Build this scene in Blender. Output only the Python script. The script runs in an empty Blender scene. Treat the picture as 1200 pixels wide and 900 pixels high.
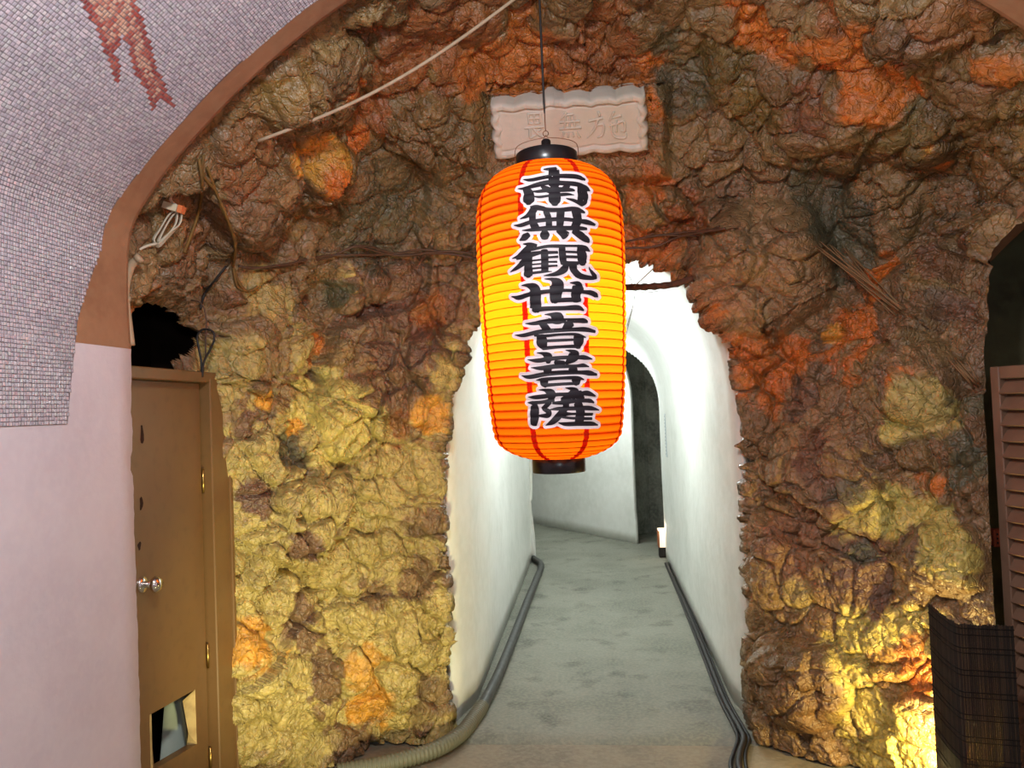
import bpy, math, random
import numpy as np
from mathutils import Matrix, Vector

random.seed(7)
RNG = np.random.default_rng(11)
scene = bpy.context.scene
col = scene.collection

# ------------------------------------------------------------------ camera
FPX, EYE = 900.0, 1.5                       # focal length in pixels of the 1200x900 frame
yaw, pitch, roll = math.atan(90/900), math.atan(27/900), math.radians(2.2)
FW = np.array([-math.sin(yaw)*math.cos(pitch), math.cos(yaw)*math.cos(pitch), math.sin(pitch)])
R0 = np.array([math.cos(yaw), math.sin(yaw), 0.0])
U0 = np.cross(R0, FW)
RT = R0*math.cos(roll) - U0*math.sin(roll)
UP = U0*math.cos(roll) + R0*math.sin(roll)
CAM = np.array([0.0, 0.0, EYE])
cam_data = bpy.data.cameras.new('camera')
cam_data.sensor_width = 36.0
cam_data.lens = 36.0*FPX/1200.0
cam_data.clip_start = 0.05
cam = bpy.data.objects.new('camera', cam_data)
col.objects.link(cam)
m3 = Matrix(((RT[0], UP[0], -FW[0]), (RT[1], UP[1], -FW[1]), (RT[2], UP[2], -FW[2])))
cam.matrix_world = Matrix.Translation(CAM) @ m3.to_4x4()
scene.camera = cam

# ------------------------------------------------------------------ view, world, lights
scene.view_settings.view_transform = 'Standard'
scene.view_settings.look = 'None'
scene.view_settings.exposure = 0.0
scene.view_settings.gamma = 1.0
scene.view_settings.use_curve_mapping = False
scene.cycles.use_denoising = True
world = bpy.data.worlds.new('world')
scene.world = world
world.use_nodes = True
world.node_tree.nodes['Background'].inputs[0].default_value = (0.55, 0.5, 0.48, 1)
world.node_tree.nodes['Background'].inputs[1].default_value = 0.03

def lamp(name, kind, loc, power, color, radius=0.05, target=None, cone=None, blend=0.6):
    d = bpy.data.lights.new(name, kind)
    d.energy = power
    d.color = color
    if kind in ('POINT', 'SPOT'):
        d.shadow_soft_size = radius
    if kind == 'SPOT':
        d.spot_size = math.radians(cone)
        d.spot_blend = blend
    o = bpy.data.objects.new(name, d)
    col.objects.link(o)
    o.location = loc
    if target is not None:
        o.rotation_euler = (Vector(target)-Vector(loc)).to_track_quat('-Z', 'Y').to_euler()
    return o

# the lamp of the vaulted room, above and behind the photographer
lamp('room_lamp', 'POINT', (-0.20, 0.75, 2.50), 116, (0.86, 0.95, 1.0), 0.10)
lamp('camera_fill', 'POINT', (0.15, -0.1, 1.70), 22, (0.78, 0.95, 1.0), 0.08)  # fill light added beside the camera
# yellow floor light at the foot of the rock on the left (below the frame)
lamp('yellow_floor_light', 'SPOT', (-0.45, 1.70, 0.12), 120, (1.0, 0.95, 0.50), 0.06, (-0.95, 3.1, 0.75), 72, 0.8)
# warm light behind the reed screen on the right
lamp('warm_rock_light', 'POINT', (1.165, 2.80, 0.25), 27, (1.0, 0.78, 0.28), 0.04)
# white lights in the passage
lamp('passage_light_near', 'POINT', (0.0, 5.2, 1.90), 38, (0.88, 0.98, 1.0), 0.12)
lamp('passage_light_far', 'POINT', (-0.25, 7.9, 1.85), 32, (0.88, 0.98, 1.0), 0.12)

# ------------------------------------------------------------------ helpers
def ray(px, py):
    return FW*FPX + RT*(px-600.0) - UP*(py-450.0)
def on_x(px, py, X):
    v = ray(px, py); return CAM + v*(X/v[0])
def on_y(px, py, Y):
    v = ray(px, py); return CAM + v*(Y/v[1])
def on_z(px, py, Z=0.0):
    v = ray(px, py); return CAM + v*((Z-EYE)/v[2])
def proj(P):
    d = np.asarray(P, float) - CAM
    z = d @ FW
    return 600 + FPX*(d @ RT)/z, 450 - FPX*(d @ UP)/z, z
def srgb(r, g, b):
    f = lambda c: (c/255/12.92) if c <= 10 else (((c/255)+0.055)/1.055)**2.4
    return (f(r), f(g), f(b))

def hash3(ix, iy, iz, seed):
    h = (ix.astype(np.uint32)*np.uint32(374761393) + iy.astype(np.uint32)*np.uint32(668265263)
         + iz.astype(np.uint32)*np.uint32(2147483647) + np.uint32(seed*144269 & 0xffffffff))
    h = (h ^ (h >> np.uint32(13)))*np.uint32(1274126177)
    h = (h ^ (h >> np.uint32(16)))*np.uint32(2246822519)
    return h ^ (h >> np.uint32(15))
def h01(h):
    return (h & np.uint32(0xffff)).astype(np.float32)/65535.0
def vnoise(P, scale, seed=0):
    q = P/scale
    c = np.floor(q).astype(np.int64); f = (q-c).astype(np.float32)
    f = f*f*f*(f*(f*6-15)+10)
    out = 0
    for dx in (0, 1):
        wx = f[:, 0] if dx else 1-f[:, 0]
        for dy in (0, 1):
            wy = f[:, 1] if dy else 1-f[:, 1]
            for dz in (0, 1):
                wz = f[:, 2] if dz else 1-f[:, 2]
                out = out + wx*wy*wz*h01(hash3(c[:, 0]+dx, c[:, 1]+dy, c[:, 2]+dz, seed))
    return out*2-1
def fbm(P, scale, seed=0, n=4):
    a, s, t = 1.0, 0, 0
    for k in range(n):
        s = s + a*vnoise(P, scale, seed+k*17); t += a
        a *= 0.5; scale *= 0.5
    return s/t
def worley(P, scale, seed=0):
    q = (P/scale).astype(np.float32)
    c = np.floor(q).astype(np.int64)
    f1 = np.full(len(P), 9.0, np.float32); f2 = f1.copy(); ident = np.zeros(len(P), np.uint32)
    for dx in (-1, 0, 1):
        for dy in (-1, 0, 1):
            for dz in (-1, 0, 1):
                h = hash3(c[:, 0]+dx, c[:, 1]+dy, c[:, 2]+dz, seed)
                ox = (h & np.uint32(1023)).astype(np.float32)/1023
                oy = ((h >> np.uint32(10)) & np.uint32(1023)).astype(np.float32)/1023
                oz = ((h >> np.uint32(20)) & np.uint32(1023)).astype(np.float32)/1023
                d = np.sqrt((c[:, 0]+dx+ox-q[:, 0])**2 + (c[:, 1]+dy+oy-q[:, 1])**2 + (c[:, 2]+dz+oz-q[:, 2])**2)
                near = d < f1
                f2 = np.where(near, f1, np.minimum(f2, d))
                ident = np.where(near, h, ident)
                f1 = np.where(near, d, f1)
    return f1, f2, ident

def mesh_data(name, verts, faces, smooth=True):
    me = bpy.data.meshes.new(name)
    verts = np.asarray(verts, np.float32)
    if isinstance(faces, np.ndarray):
        n, k = faces.shape
        me.vertices.add(len(verts)); me.vertices.foreach_set('co', verts.ravel())
        me.loops.add(n*k); me.loops.foreach_set('vertex_index', faces.astype(np.int32).ravel())
        me.polygons.add(n)
        me.polygons.foreach_set('loop_start', np.arange(0, n*k, k, dtype=np.int32))
        me.update(calc_edges=True); me.validate()
    else:
        me.from_pydata([tuple(map(float, v)) for v in verts], [], [tuple(f) for f in faces])
        me.update()
    if len(me.polygons):
        me.polygons.foreach_set('use_smooth', [smooth]*len(me.polygons))
    return me
def origin_of(o):
    v = np.zeros(3)
    while o is not None:
        v = v + np.array(o.location); o = o.parent
    return v
def make(name, verts, faces, mat, parent=None, smooth=True):
    verts = np.asarray(verts, float)
    if parent is not None:
        verts = verts - origin_of(parent)
    o = bpy.data.objects.new(name, mesh_data(name, verts, faces, smooth))
    col.objects.link(o)
    if mat is not None:
        o.data.materials.append(mat)
    o.parent = parent
    return o
def thing(name, label, cat, loc, group=None):
    o = bpy.data.objects.new(name, None); col.objects.link(o)
    o.location = [float(v) for v in loc]; o.empty_display_size = 0.05
    return tag(o, label, cat, group)
def tag(o, label, cat=None, group=None, kind=None):
    o['label'] = label
    if cat: o['category'] = cat
    if group: o['group'] = group
    if kind: o['kind'] = kind
    return o
def struct(o, label=None, cat=None):
    o['kind'] = 'structure'
    if label: o['label'] = label
    if cat: o['category'] = cat
    return o

def join(*parts):
    V, Fc, n = [], [], 0
    for v, f in parts:
        V.extend([tuple(x) for x in v]); Fc.extend([tuple(i+n for i in q) for q in f]); n += len(v)
    return V, Fc
def box(c, ax, ay, az):
    """box round centre c with half-extent vectors ax, ay, az"""
    c, ax, ay, az = [np.asarray(q, float) for q in (c, ax, ay, az)]
    v = [c+sx*ax+sy*ay+sz*az for sx in (-1, 1) for sy in (-1, 1) for sz in (-1, 1)]
    f = [(0, 1, 3, 2), (4, 6, 7, 5), (0, 4, 5, 1), (2, 3, 7, 6), (0, 2, 6, 4), (1, 5, 7, 3)]
    return v, f
def bevbox(c, ax, ay, az, b=0.003):
    """box with chamfered edges"""
    c, ax, ay, az = [np.asarray(q, float) for q in (c, ax, ay, az)]
    L = [np.linalg.norm(a) for a in (ax, ay, az)]
    A = [ax, ay, az]
    v, ind = [], {}
    for s in [(i, j, k) for i in (-1, 1) for j in (-1, 1) for k in (-1, 1)]:
        for d in range(3):
            p = c.copy()
            for e in range(3):
                sc = 1.0 if e == d else max(0.0, 1-b/L[e])
                p = p + A[e]*s[e]*sc
            ind[(s, d)] = len(v); v.append(p)
    f = []
    for d in range(3):
        a, b2 = [e for e in range(3) if e != d]
        for sd in (-1, 1):
            q = []
            for (i, j) in ((-1, -1), (1, -1), (1, 1), (-1, 1)):
                s = [0, 0, 0]; s[d] = sd; s[a] = i; s[b2] = j
                q.append(ind[(tuple(s), d)])
            f.append(tuple(q))
        for i in (-1, 1):
            for j in (-1, 1):
                s0 = [0, 0, 0]; s1 = [0, 0, 0]
                s0[a] = s1[a] = i; s0[b2] = s1[b2] = j; s0[d] = -1; s1[d] = 1
                s0, s1 = tuple(s0), tuple(s1)
                f.append((ind[(s0, a)], ind[(s1, a)], ind[(s1, b2)], ind[(s0, b2)]))
    for s in [(i, j, k) for i in (-1, 1) for j in (-1, 1) for k in (-1, 1)]:
        f.append((ind[(s, 0)], ind[(s, 1)], ind[(s, 2)]))
    return v, f
def smooth_path(P, step):
    P = np.asarray(P, float)
    Q = np.vstack([2*P[0]-P[1], P, 2*P[-1]-P[-2]])
    out = []
    for i in range(len(P)-1):
        a, b, c, d = Q[i:i+4]
        n = max(2, int(np.linalg.norm((c-b)[:3])/step))
        for k in range(n):
            t = k/n
            out.append(0.5*((2*b)+(c-a)*t+(2*a-5*b+4*c-d)*t*t+(3*b-a-3*c+d)*t**3))
    out.append(P[-1])
    return np.array(out)
def tube(P, r, seg=8, step=0.02, raw=False, rfun=None):
    P = np.asarray(P, float) if raw else smooth_path(P, step)
    n = len(P)
    T = np.gradient(P, axis=0); T /= np.linalg.norm(T, axis=1)[:, None]+1e-9
    N = np.cross(T[0], [0.13, 0.31, 0.94]); N /= np.linalg.norm(N)
    V, Fc = [], []
    for i in range(n):
        N = N - T[i]*(N @ T[i]); N /= np.linalg.norm(N)+1e-9
        B = np.cross(T[i], N)
        rr = r if rfun is None else rfun(i/(n-1), i)*r
        for k in range(seg):
            a = 2*math.pi*k/seg
            V.append(P[i]+rr*(math.cos(a)*N+math.sin(a)*B))
    for i in range(n-1):
        for k in range(seg):
            k2 = (k+1) % seg
            Fc.append((i*seg+k, i*seg+k2, (i+1)*seg+k2, (i+1)*seg+k))
    Fc.append(tuple(range(seg))[::-1]); Fc.append(tuple((n-1)*seg+k for k in range(seg)))
    return V, Fc
def lathe(c, prof, seg=48, axis=None):
    """prof: (radius, height) list; closes to the axis where radius is 0"""
    V, Fc = [], []
    c = np.asarray(c, float)
    if axis is None:
        ex, ey, ez = np.eye(3)
    else:
        ez = np.asarray(axis, float); ez /= np.linalg.norm(ez)
        ex = np.cross(ez, [0.3, 0.2, 0.9]); ex /= np.linalg.norm(ex); ey = np.cross(ez, ex)
    for r, z in prof:
        for k in range(seg):
            a = 2*math.pi*k/seg
            V.append(c+max(r, 1e-4)*(math.cos(a)*ex+math.sin(a)*ey)+z*ez)
    for i in range(len(prof)-1):
        for k in range(seg):
            k2 = (k+1) % seg
            Fc.append((i*seg+k, i*seg+k2, (i+1)*seg+k2, (i+1)*seg+k))
    return V, Fc

# ------------------------------------------------------------------ materials
def mat(name, base=(0.5, 0.5, 0.5), rough=0.6, spec=0.5, metal=0.0, var=None, bump=None, attr=None, emit=None):
    """var = (scale, colour, amount[, detail]); bump = [(kind, scale, strength, distance)]"""
    m = bpy.data.materials.new(name); m.use_nodes = True
    nt = m.node_tree; N = nt.nodes; L = nt.links
    b = N['Principled BSDF']
    b.inputs['Roughness'].default_value = rough
    b.inputs['Specular IOR Level'].default_value = spec
    b.inputs['Metallic'].default_value = metal
    b.inputs['Base Color'].default_value = (*base, 1)
    tc = N.new('ShaderNodeTexCoord')
    src = None
    if attr:
        a = N.new('ShaderNodeAttribute'); a.attribute_name = attr; src = a.outputs['Color']
    for v in (var or []):
        nz = N.new('ShaderNodeTexNoise'); nz.inputs['Scale'].default_value = v[0]
        nz.inputs['Detail'].default_value = v[3] if len(v) > 3 else 5
        L.new(tc.outputs['Object'], nz.inputs['Vector'])
        rp = N.new('ShaderNodeValToRGB')
        lo, hi = v[4] if len(v) > 4 else (0.42, 0.62)
        rp.color_ramp.elements[0].position = lo; rp.color_ramp.elements[1].position = hi
        L.new(nz.outputs['Fac'], rp.inputs['Fac'])
        ml = N.new('ShaderNodeMath'); ml.operation = 'MULTIPLY'; ml.inputs[1].default_value = v[2]
        L.new(rp.outputs['Color'], ml.inputs[0])
        mx = N.new('ShaderNodeMix'); mx.data_type = 'RGBA'
        L.new(ml.outputs[0], mx.inputs['Factor'])
        if src is not None: L.new(src, mx.inputs['A'])
        else: mx.inputs['A'].default_value = (*base, 1)
        mx.inputs['B'].default_value = (*v[1], 1)
        src = mx.outputs['Result']
    if src is not None:
        L.new(src, b.inputs['Base Color'])
    prev = None
    for kind, sc, st, di in (bump or []):
        if kind == 'noise':
            t = N.new('ShaderNodeTexNoise'); t.inputs['Detail'].default_value = 7; out = t.outputs['Fac']
        elif kind == 'crack':
            t = N.new('ShaderNodeTexVoronoi'); t.feature = 'DISTANCE_TO_EDGE'; out = t.outputs['Distance']
        else:
            t = N.new('ShaderNodeTexVoronoi'); out = t.outputs['Distance']
        t.inputs['Scale'].default_value = sc
        if kind == 'crack':
            wn = N.new('ShaderNodeTexNoise'); wn.inputs['Scale'].default_value = sc*0.6
            L.new(tc.outputs['Object'], wn.inputs['Vector'])
            ad = N.new('ShaderNodeMix'); ad.data_type = 'VECTOR'; ad.inputs['Factor'].default_value = 0.12
            L.new(tc.outputs['Object'], ad.inputs['A']); L.new(wn.outputs['Color'], ad.inputs['B'])
            L.new(ad.outputs['Result'], t.inputs['Vector'])
            cl = N.new('ShaderNodeMath'); cl.operation = 'MINIMUM'; cl.inputs[1].default_value = 0.10
            L.new(out, cl.inputs[0]); out = cl.outputs[0]
        else:
            L.new(tc.outputs['Object'], t.inputs['Vector'])
        bp = N.new('ShaderNodeBump'); bp.inputs['Strength'].default_value = st; bp.inputs['Distance'].default_value = di
        L.new(out, bp.inputs['Height'])
        if prev is not None: L.new(prev, bp.inputs['Normal'])
        prev = bp.outputs['Normal']
    if prev is not None:
        L.new(prev, b.inputs['Normal'])
    if emit:
        b.inputs['Emission Color'].default_value = (*emit[0], 1); b.inputs['Emission Strength'].default_value = emit[1]
    return m

M = {}
M['rock'] = mat('painted_rock', rough=0.30, spec=0.7, attr='paint',
                var=[(38, srgb(70, 50, 36), 0.35, 7), (9, srgb(165, 130, 80), 0.14, 6)],
                bump=[('noise', 24, 0.6, 0.03), ('crack', 22, 0.9, 0.035), ('crack', 48, 0.5, 0.02), ('noise', 110, 0.5, 0.008)])
M['pink'] = mat('pink_plaster', srgb(200, 187, 194), 0.45, 0.4,
                var=[(3, srgb(188, 174, 184), 0.6), (40, srgb(208, 196, 200), 0.25)],
                bump=[('noise', 9, 0.25, 0.02), ('noise', 60, 0.18, 0.004)])
M['tan'] = mat('tan_plaster', srgb(150, 108, 80), 0.6, 0.3, var=[(5, srgb(124, 84, 60), 0.5), (30, srgb(160, 120, 90), 0.3)],
               bump=[('noise', 18, 0.3, 0.01)])
M['mosaic'] = mat('glazed_mosaic', rough=0.22, spec=0.6, attr='paint')
M['white'] = mat('white_plaster', srgb(226, 226, 220), 0.55, 0.3, var=[(2.2, srgb(205, 206, 198), 0.5), (14, srgb(238, 238, 234), 0.3)],
                 bump=[('noise', 6, 0.25, 0.02), ('noise', 45, 0.15, 0.004)])
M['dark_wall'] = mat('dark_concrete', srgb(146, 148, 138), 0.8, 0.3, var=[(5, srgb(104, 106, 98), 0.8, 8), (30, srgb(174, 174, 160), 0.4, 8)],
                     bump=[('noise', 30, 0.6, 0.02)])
M['recess'] = mat('dark_plaster', srgb(108, 102, 76), 0.75, 0.3, var=[(4, srgb(76, 70, 54), 0.8, 8), (16, srgb(124, 122, 90), 0.35, 8)],
                  bump=[('noise', 14, 0.5, 0.02)])  # even olive brown with random darker and lighter blotches
M['floor'] = mat('worn_concrete', srgb(130, 130, 119), 0.7, 0.35,
                 var=[(2.4, srgb(104, 106, 96), 0.6, 8), (5, srgb(66, 66, 60), 0.65, 10, (0.55, 0.70)), (60, srgb(165, 160, 140), 0.3, 6)],
                 bump=[('noise', 22, 0.35, 0.012), ('noise', 120, 0.3, 0.003)])
M['floor_front'] = mat('brown_concrete', srgb(138, 126, 106), 0.7, 0.35,
                       var=[(4, srgb(108, 100, 86), 0.6, 8), (50, srgb(160, 150, 130), 0.3, 6)],
                       bump=[('noise', 22, 0.35, 0.012), ('noise', 120, 0.3, 0.003)])
M['door'] = mat('brown_door_paint', srgb(118, 86, 50), 0.38, 0.5, var=[(3, srgb(104, 74, 42), 0.5), (24, srgb(84, 60, 34), 0.25, 7, (0.55, 0.72))],
                bump=[('noise', 16, 0.12, 0.004)])
M['raw_wood'] = mat('raw_wood', srgb(196, 168, 112), 0.7, 0.3, var=[(20, srgb(150, 120, 74), 0.5)])
M['chrome'] = mat('chrome', (0.75, 0.74, 0.72), 0.12, 0.5, 1.0)
M['brass'] = mat('brass', srgb(190, 160, 90), 0.3, 0.5, 1.0)
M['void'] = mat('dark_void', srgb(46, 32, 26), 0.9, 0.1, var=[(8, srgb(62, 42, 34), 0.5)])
M['cloth'] = mat('white_sheet', srgb(190, 196, 180), 0.7, 0.2, var=[(6, srgb(150, 158, 144), 0.6)])
M['plaque'] = mat('pale_stone', srgb(206, 194, 182), 0.6, 0.35, var=[(4, srgb(184, 172, 150), 0.6, 6), (26, srgb(196, 184, 172), 0.4)],
                  bump=[('noise', 40, 0.35, 0.006)])
M['black'] = mat('black_lacquer', srgb(26, 23, 26), 0.28, 0.5)
M['ink'] = mat('black_ink', srgb(30, 24, 30), 0.6, 0.25, var=[(30, srgb(44, 34, 42), 0.4)])
M['wire'] = mat('copper_wire', srgb(110, 66, 44), 0.35, 0.5, 0.8)
M['cord_black'] = mat('black_cord', srgb(34, 28, 26), 0.55, 0.4)
M['cord_white'] = mat('pale_cord', srgb(176, 150, 124), 0.6, 0.3, var=[(30, srgb(140, 112, 84), 0.4)])
M['cable_white'] = mat('cream_cable', srgb(196, 180, 158), 0.5, 0.4)
M['tape'] = mat('cream_tape', srgb(210, 190, 160), 0.5, 0.4)
M['orange_tape'] = mat('orange_tape', srgb(220, 120, 70), 0.5, 0.4)
M['conduit'] = mat('tan_conduit', srgb(178, 150, 122), 0.5, 0.4, var=[(10, srgb(150, 118, 88), 0.5)])
M['vine'] = mat('dry_vine', srgb(126, 92, 44), 0.7, 0.3, var=[(30, srgb(84, 58, 30), 0.6)])
M['brown_cable'] = mat('brown_cable', srgb(88, 62, 46), 0.55, 0.35, var=[(25, srgb(60, 40, 30), 0.5)])
M['bark'] = mat('branch_bark', srgb(92, 58, 42), 0.75, 0.3, var=[(40, srgb(56, 36, 28), 0.7)], bump=[('noise', 90, 0.7, 0.006)])
M['straw'] = mat('dry_straw', srgb(134, 104, 72), 0.7, 0.3)
M['hose'] = mat('black_hose', srgb(66, 66, 62), 0.5, 0.4, var=[(20, srgb(44, 44, 42), 0.6)])
M['hose_grey'] = mat('grey_corrugated_hose', srgb(106, 104, 88), 0.5, 0.4)
M['shutter'] = mat('brown_shutter_paint', srgb(122, 92, 74), 0.5, 0.4, var=[(12, srgb(104, 76, 60), 0.5)], bump=[('noise', 40, 0.15, 0.003)])
M['shutter_edge'] = mat('pale_brown_shutter_edge', srgb(190, 140, 104), 0.55, 0.4)
M['reed'] = mat('dark_reed', rough=0.8, spec=0.2, attr='paint')
M['thread'] = mat('black_thread', srgb(16, 13, 12), 0.8, 0.2)
M['lamp_dark'] = mat('dark_lamp_metal', srgb(40, 34, 30), 0.5, 0.4)
M['copper_strip'] = mat('rusty_brown_strip', srgb(140, 86, 56), 0.5, 0.4)
M['lamp_glow'] = mat('lamp_glow', (1, 0.9, 0.75), 0.5, 0.2, emit=((1.0, 0.82, 0.60), 0.75))
M['bulb'] = mat('warm_bulb', (1, 0.8, 0.4), 0.4, 0.2, emit=((1.0, 0.72, 0.25), 6.0))
M['red_plastic'] = mat('red_brown_plastic', srgb(168, 74, 48), 0.5, 0.4)
M['strip_grey'] = mat('pale_grey_strip', srgb(190, 196, 200), 0.4, 0.4)

def paper(name, colr, mixd, rough=0.6):
    """thin translucent paper"""
    m = bpy.data.materials.new(name); m.use_nodes = True
    nt = m.node_tree; N = nt.nodes; L = nt.links
    N.remove(N['Principled BSDF'])
    t = N.new('ShaderNodeBsdfTranslucent'); t.inputs['Color'].default_value = (*colr[0], 1)
    d = N.new('ShaderNodeBsdfDiffuse'); d.inputs['Color'].default_value = (*colr[1], 1)
    mx = N.new('ShaderNodeMixShader'); mx.inputs[0].default_value = mixd
    tc = N.new('ShaderNodeTexCoord')
    nz = N.new('ShaderNodeTexNoise'); nz.inputs['Scale'].default_value = 140; nz.inputs['Detail'].default_value = 4
    L.new(tc.outputs['Object'], nz.inputs['Vector'])
    bp = N.new('ShaderNodeBump'); bp.inputs['Strength'].default_value = 0.15; bp.inputs['Distance'].default_value = 0.002
    L.new(nz.outputs['Fac'], bp.inputs['Height']); L.new(bp.outputs['Normal'], d.inputs['Normal'])
    L.new(t.outputs[0], mx.inputs[1]); L.new(d.outputs[0], mx.inputs[2])
    L.new(mx.outputs[0], N['Material Output'].inputs['Surface'])
    return m
M['paper'] = paper('orange_lantern_paper', ((1.0, 0.205, 0.003), (0.85, 0.10, 0.008)), 0.22)
M['seam'] = paper('red_lantern_seam', ((0.45, 0.012, 0.004), (0.70, 0.03, 0.01)), 0.4)
M['halo'] = paper('pale_pink_print', ((0.22, 0.10, 0.11), (0.90, 0.77, 0.80)), 0.86)

# ------------------------------------------------------------------ the vaulted room: pink side wall, tan arch, mosaic
XC, VEND = 0.10, 2.23
half = [(1.49, 1.72), (1.495, 1.90), (1.48, 2.08), (1.41, 2.20), (1.30, 2.325), (1.07, 2.535), (0.76, 2.745), (0.40, 2.91), (0.0, 2.97)]
arch = [(-x, z) for x, z in half] + [(x, z) for x, z in half[-2::-1]]
arch = smooth_path([(x, z, 0) for x, z in arch], 0.01)[:, :2]
arc_len = np.concatenate([[0], np.cumsum(np.linalg.norm(np.diff(arch, axis=0), axis=1))])
def arch_at(a):
    x = np.interp(a, arc_len, arch[:, 0]); z = np.interp(a, arc_len, arch[:, 1]); return x+XC, z
def sheet(P, Q):
    """quad strip between two polylines"""
    n = len(P)
    return list(P)+list(Q), [(i, i+1, n+i+1, n+i) for i in range(n-1)]

# ceiling vault: inner skin, end face, outer skin
A = np.array([(x+XC, z) for x, z in arch[::3]])
cen = np.array([XC, 1.5])
Ao = A + (A-cen)/np.linalg.norm(A-cen, axis=1)[:, None]*0.16
def line3(Q, y): return [(x, y, z) for x, z in Q]
ys = [-1.6, 0.5, 1.4, 2.0, VEND-0.02]
parts = [sheet(line3(A, ys[i]), line3(A, ys[i+1])) for i in range(len(ys)-1)]
parts.append(sheet(line3(A, VEND-0.02), line3(A+(A-cen)*0.004, VEND)))
parts.append(sheet(line3(A+(A-cen)*0.004, VEND), line3(Ao, VEND)))
parts.append(sheet(line3(Ao, VEND), line3(Ao, -1.6)))
ceil = struct(make('ceiling', *join(*parts), M['tan']), 'tan plastered barrel vault with an arched end', 'ceiling')

def wobble(y, z, s=0.0):
    return 0.004*math.sin(7*z+s)+0.003*math.sin(19*z+2*s+3*y)
# left wall with a slightly uneven end edge
V, Fc = [], []
zs = np.linspace(0, 1.722, 90); yy = [-1.6, 0.0, 1.0, 1.6, 2.0, 2.15, VEND-0.012, VEND]
for z in zs:
    for j, y in enumerate(yy):
        e = 0.0
        if j >= len(yy)-2:
            e = 0.0012*math.sin(31*z)+0.0012*math.sin(73*z+1)+0.001*math.sin(151*z)
            if 1.34 < z < 1.40: e -= 0.010
            if 1.52 < z < 1.56: e -= 0.004
        x = XC-1.49 + 0.002*math.sin(5*z+2*y) - (0.010 if j == len(yy)-1 else 0)
        V.append((x, y+e, z))
    V.append((XC-1.62, VEND-0.002, z))
w = len(yy)+1
for i in range(len(zs)-1):
    for j in range(w-1):
        Fc.append((i*w+j, i*w+j+1, (i+1)*w+j+1, (i+1)*w+j))
top = (len(zs)-1)*w
wall_left = struct(make('wall_left', V, Fc, M['pink']), 'plain pink plaster side wall of the vault', 'wall')
wr = box((XC+1.49+0.07, 0.2, 0.95), (0.07, 0, 0), (0, 1.8, 0), (0, 0, 0.95))
struct(make('wall_right', *wr, M['pink'], smooth=False), 'pink plaster wall on the right of the vault', 'wall')
wf = box((0, -1.66, 1.6), (1.9, 0, 0), (0, 0.06, 0), (0, 0, 1.6))
struct(make('wall_front', *wf, M['pink'], smooth=False), 'pink plaster wall behind the viewpoint', 'wall')

# mosaic: small glazed tiles laid on the vault, from eye level up and over
PIT, PITY = 0.0106, 0.0098
full = np.concatenate([[0.0], arc_len+0.222])       # arc coordinate that starts on the flat wall at z=1.5
def mos_at(a):
    a = np.asarray(a, float)
    x, z = arch_at(np.maximum(a-0.222, 0)); z = np.where(a < 0.222, 1.5+a, z); x = np.where(a < 0.222, XC-1.49, x)
    return x, z
total = full[-1] + 0.222
na = int((full[-1])/PIT); ny = int(1.05/PITY)
ai = np.arange(na); yi = np.arange(ny)
GA, GY = np.meshgrid((ai+0.5)*PIT, 1.10+(yi+0.5)*PITY, indexing='ij')
# the far border of the mosaic runs from y=1.92 at eye level to y=2.11 over the arch
border = np.interp(GA, [0, 0.10, 0.28, 0.50, 0.8, 1.3, full[-1]-0.5, full[-1]], [1.925, 1.94, 1.975, 2.085, 2.12, 2.125, 2.12, 1.95])
keep = GY < border
IA, IY = np.nonzero(keep)
a0 = GA[keep]; y0 = GY[keep]
n = len(a0)
jit = RNG.normal(0, 0.0004, (n, 2))
x, z = mos_at(a0); xp, zp = mos_at(a0+0.004); xm, zm = mos_at(a0-0.004)
T = np.stack([xp-xm, np.zeros(n), zp-zm], 1); T /= np.linalg.norm(T, axis=1)[:, None]
Yv = np.tile([0.0, 1.0, 0.0], (n, 1))
Nn = np.cross(T, Yv); Cc = np.stack([x, y0, z], 1)
inward = np.array([XC, 0, 1.5])-Cc; inward[:, 1] = 0
Nn *= np.sign((Nn*inward).sum(1))[:, None]
tilt = RNG.normal(0, 0.06, (n, 2))
Nt = Nn + T*tilt[:, :1] + Yv*tilt[:, 1:]
Cc = Cc + T*jit[:, :1] + Yv*jit[:, 1:]
hw, ht, th = PIT*0.44, PIT*0.33, 0.0017
fy = PITY/PIT*0.95
ring = [(-1, -1), (1, -1), (1, 1), (-1, 1)]
V = np.zeros((n, 8, 3))
for k, (sa, sb) in enumerate(ring):
    V[:, k] = Cc + T*hw*sa + Yv*hw*fy*sb + Nn*0.0004
    V[:, 4+k] = Cc + T*ht*sa + Yv*ht*fy*sb + Nn*th + Nn*(tilt[:, :1]*0 - (tilt[:, :1]*sa+tilt[:, 1:]*sb)*ht)
base = (np.arange(n)*8)[:, None]
quads = np.concatenate([base+np.array(q)[None, :] for q in ((4, 5, 6, 7), (0, 1, 5, 4), (1, 2, 6, 5), (2, 3, 7, 6), (3, 0, 4, 7))])
mosaic = make('mosaic', V.reshape(-1, 3), quads, M['mosaic'], ceil, smooth=False)
# tile colours: pinkish grey, a red figure of which the legs are in view
pal = np.array([srgb(178, 164, 172), srgb(184, 168, 174), srgb(170, 160, 168), srgb(178, 170, 172), srgb(166, 152, 162)])
cc = pal[RNG.integers(0, 5, n)]*RNG.uniform(0.86, 1.12, (n, 1))
dirt = np.clip(fbm(Cc, 0.35, 5)*1.6, 0, 1)[:, None]
cc = cc*(1-0.28*dirt)
px, py, _ = proj(Cc)
def near_tile(u, v):
    k = np.argmin((px-u)**2+(py-v)**2); return np.array([IA[k], IY[k]], float)
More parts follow.
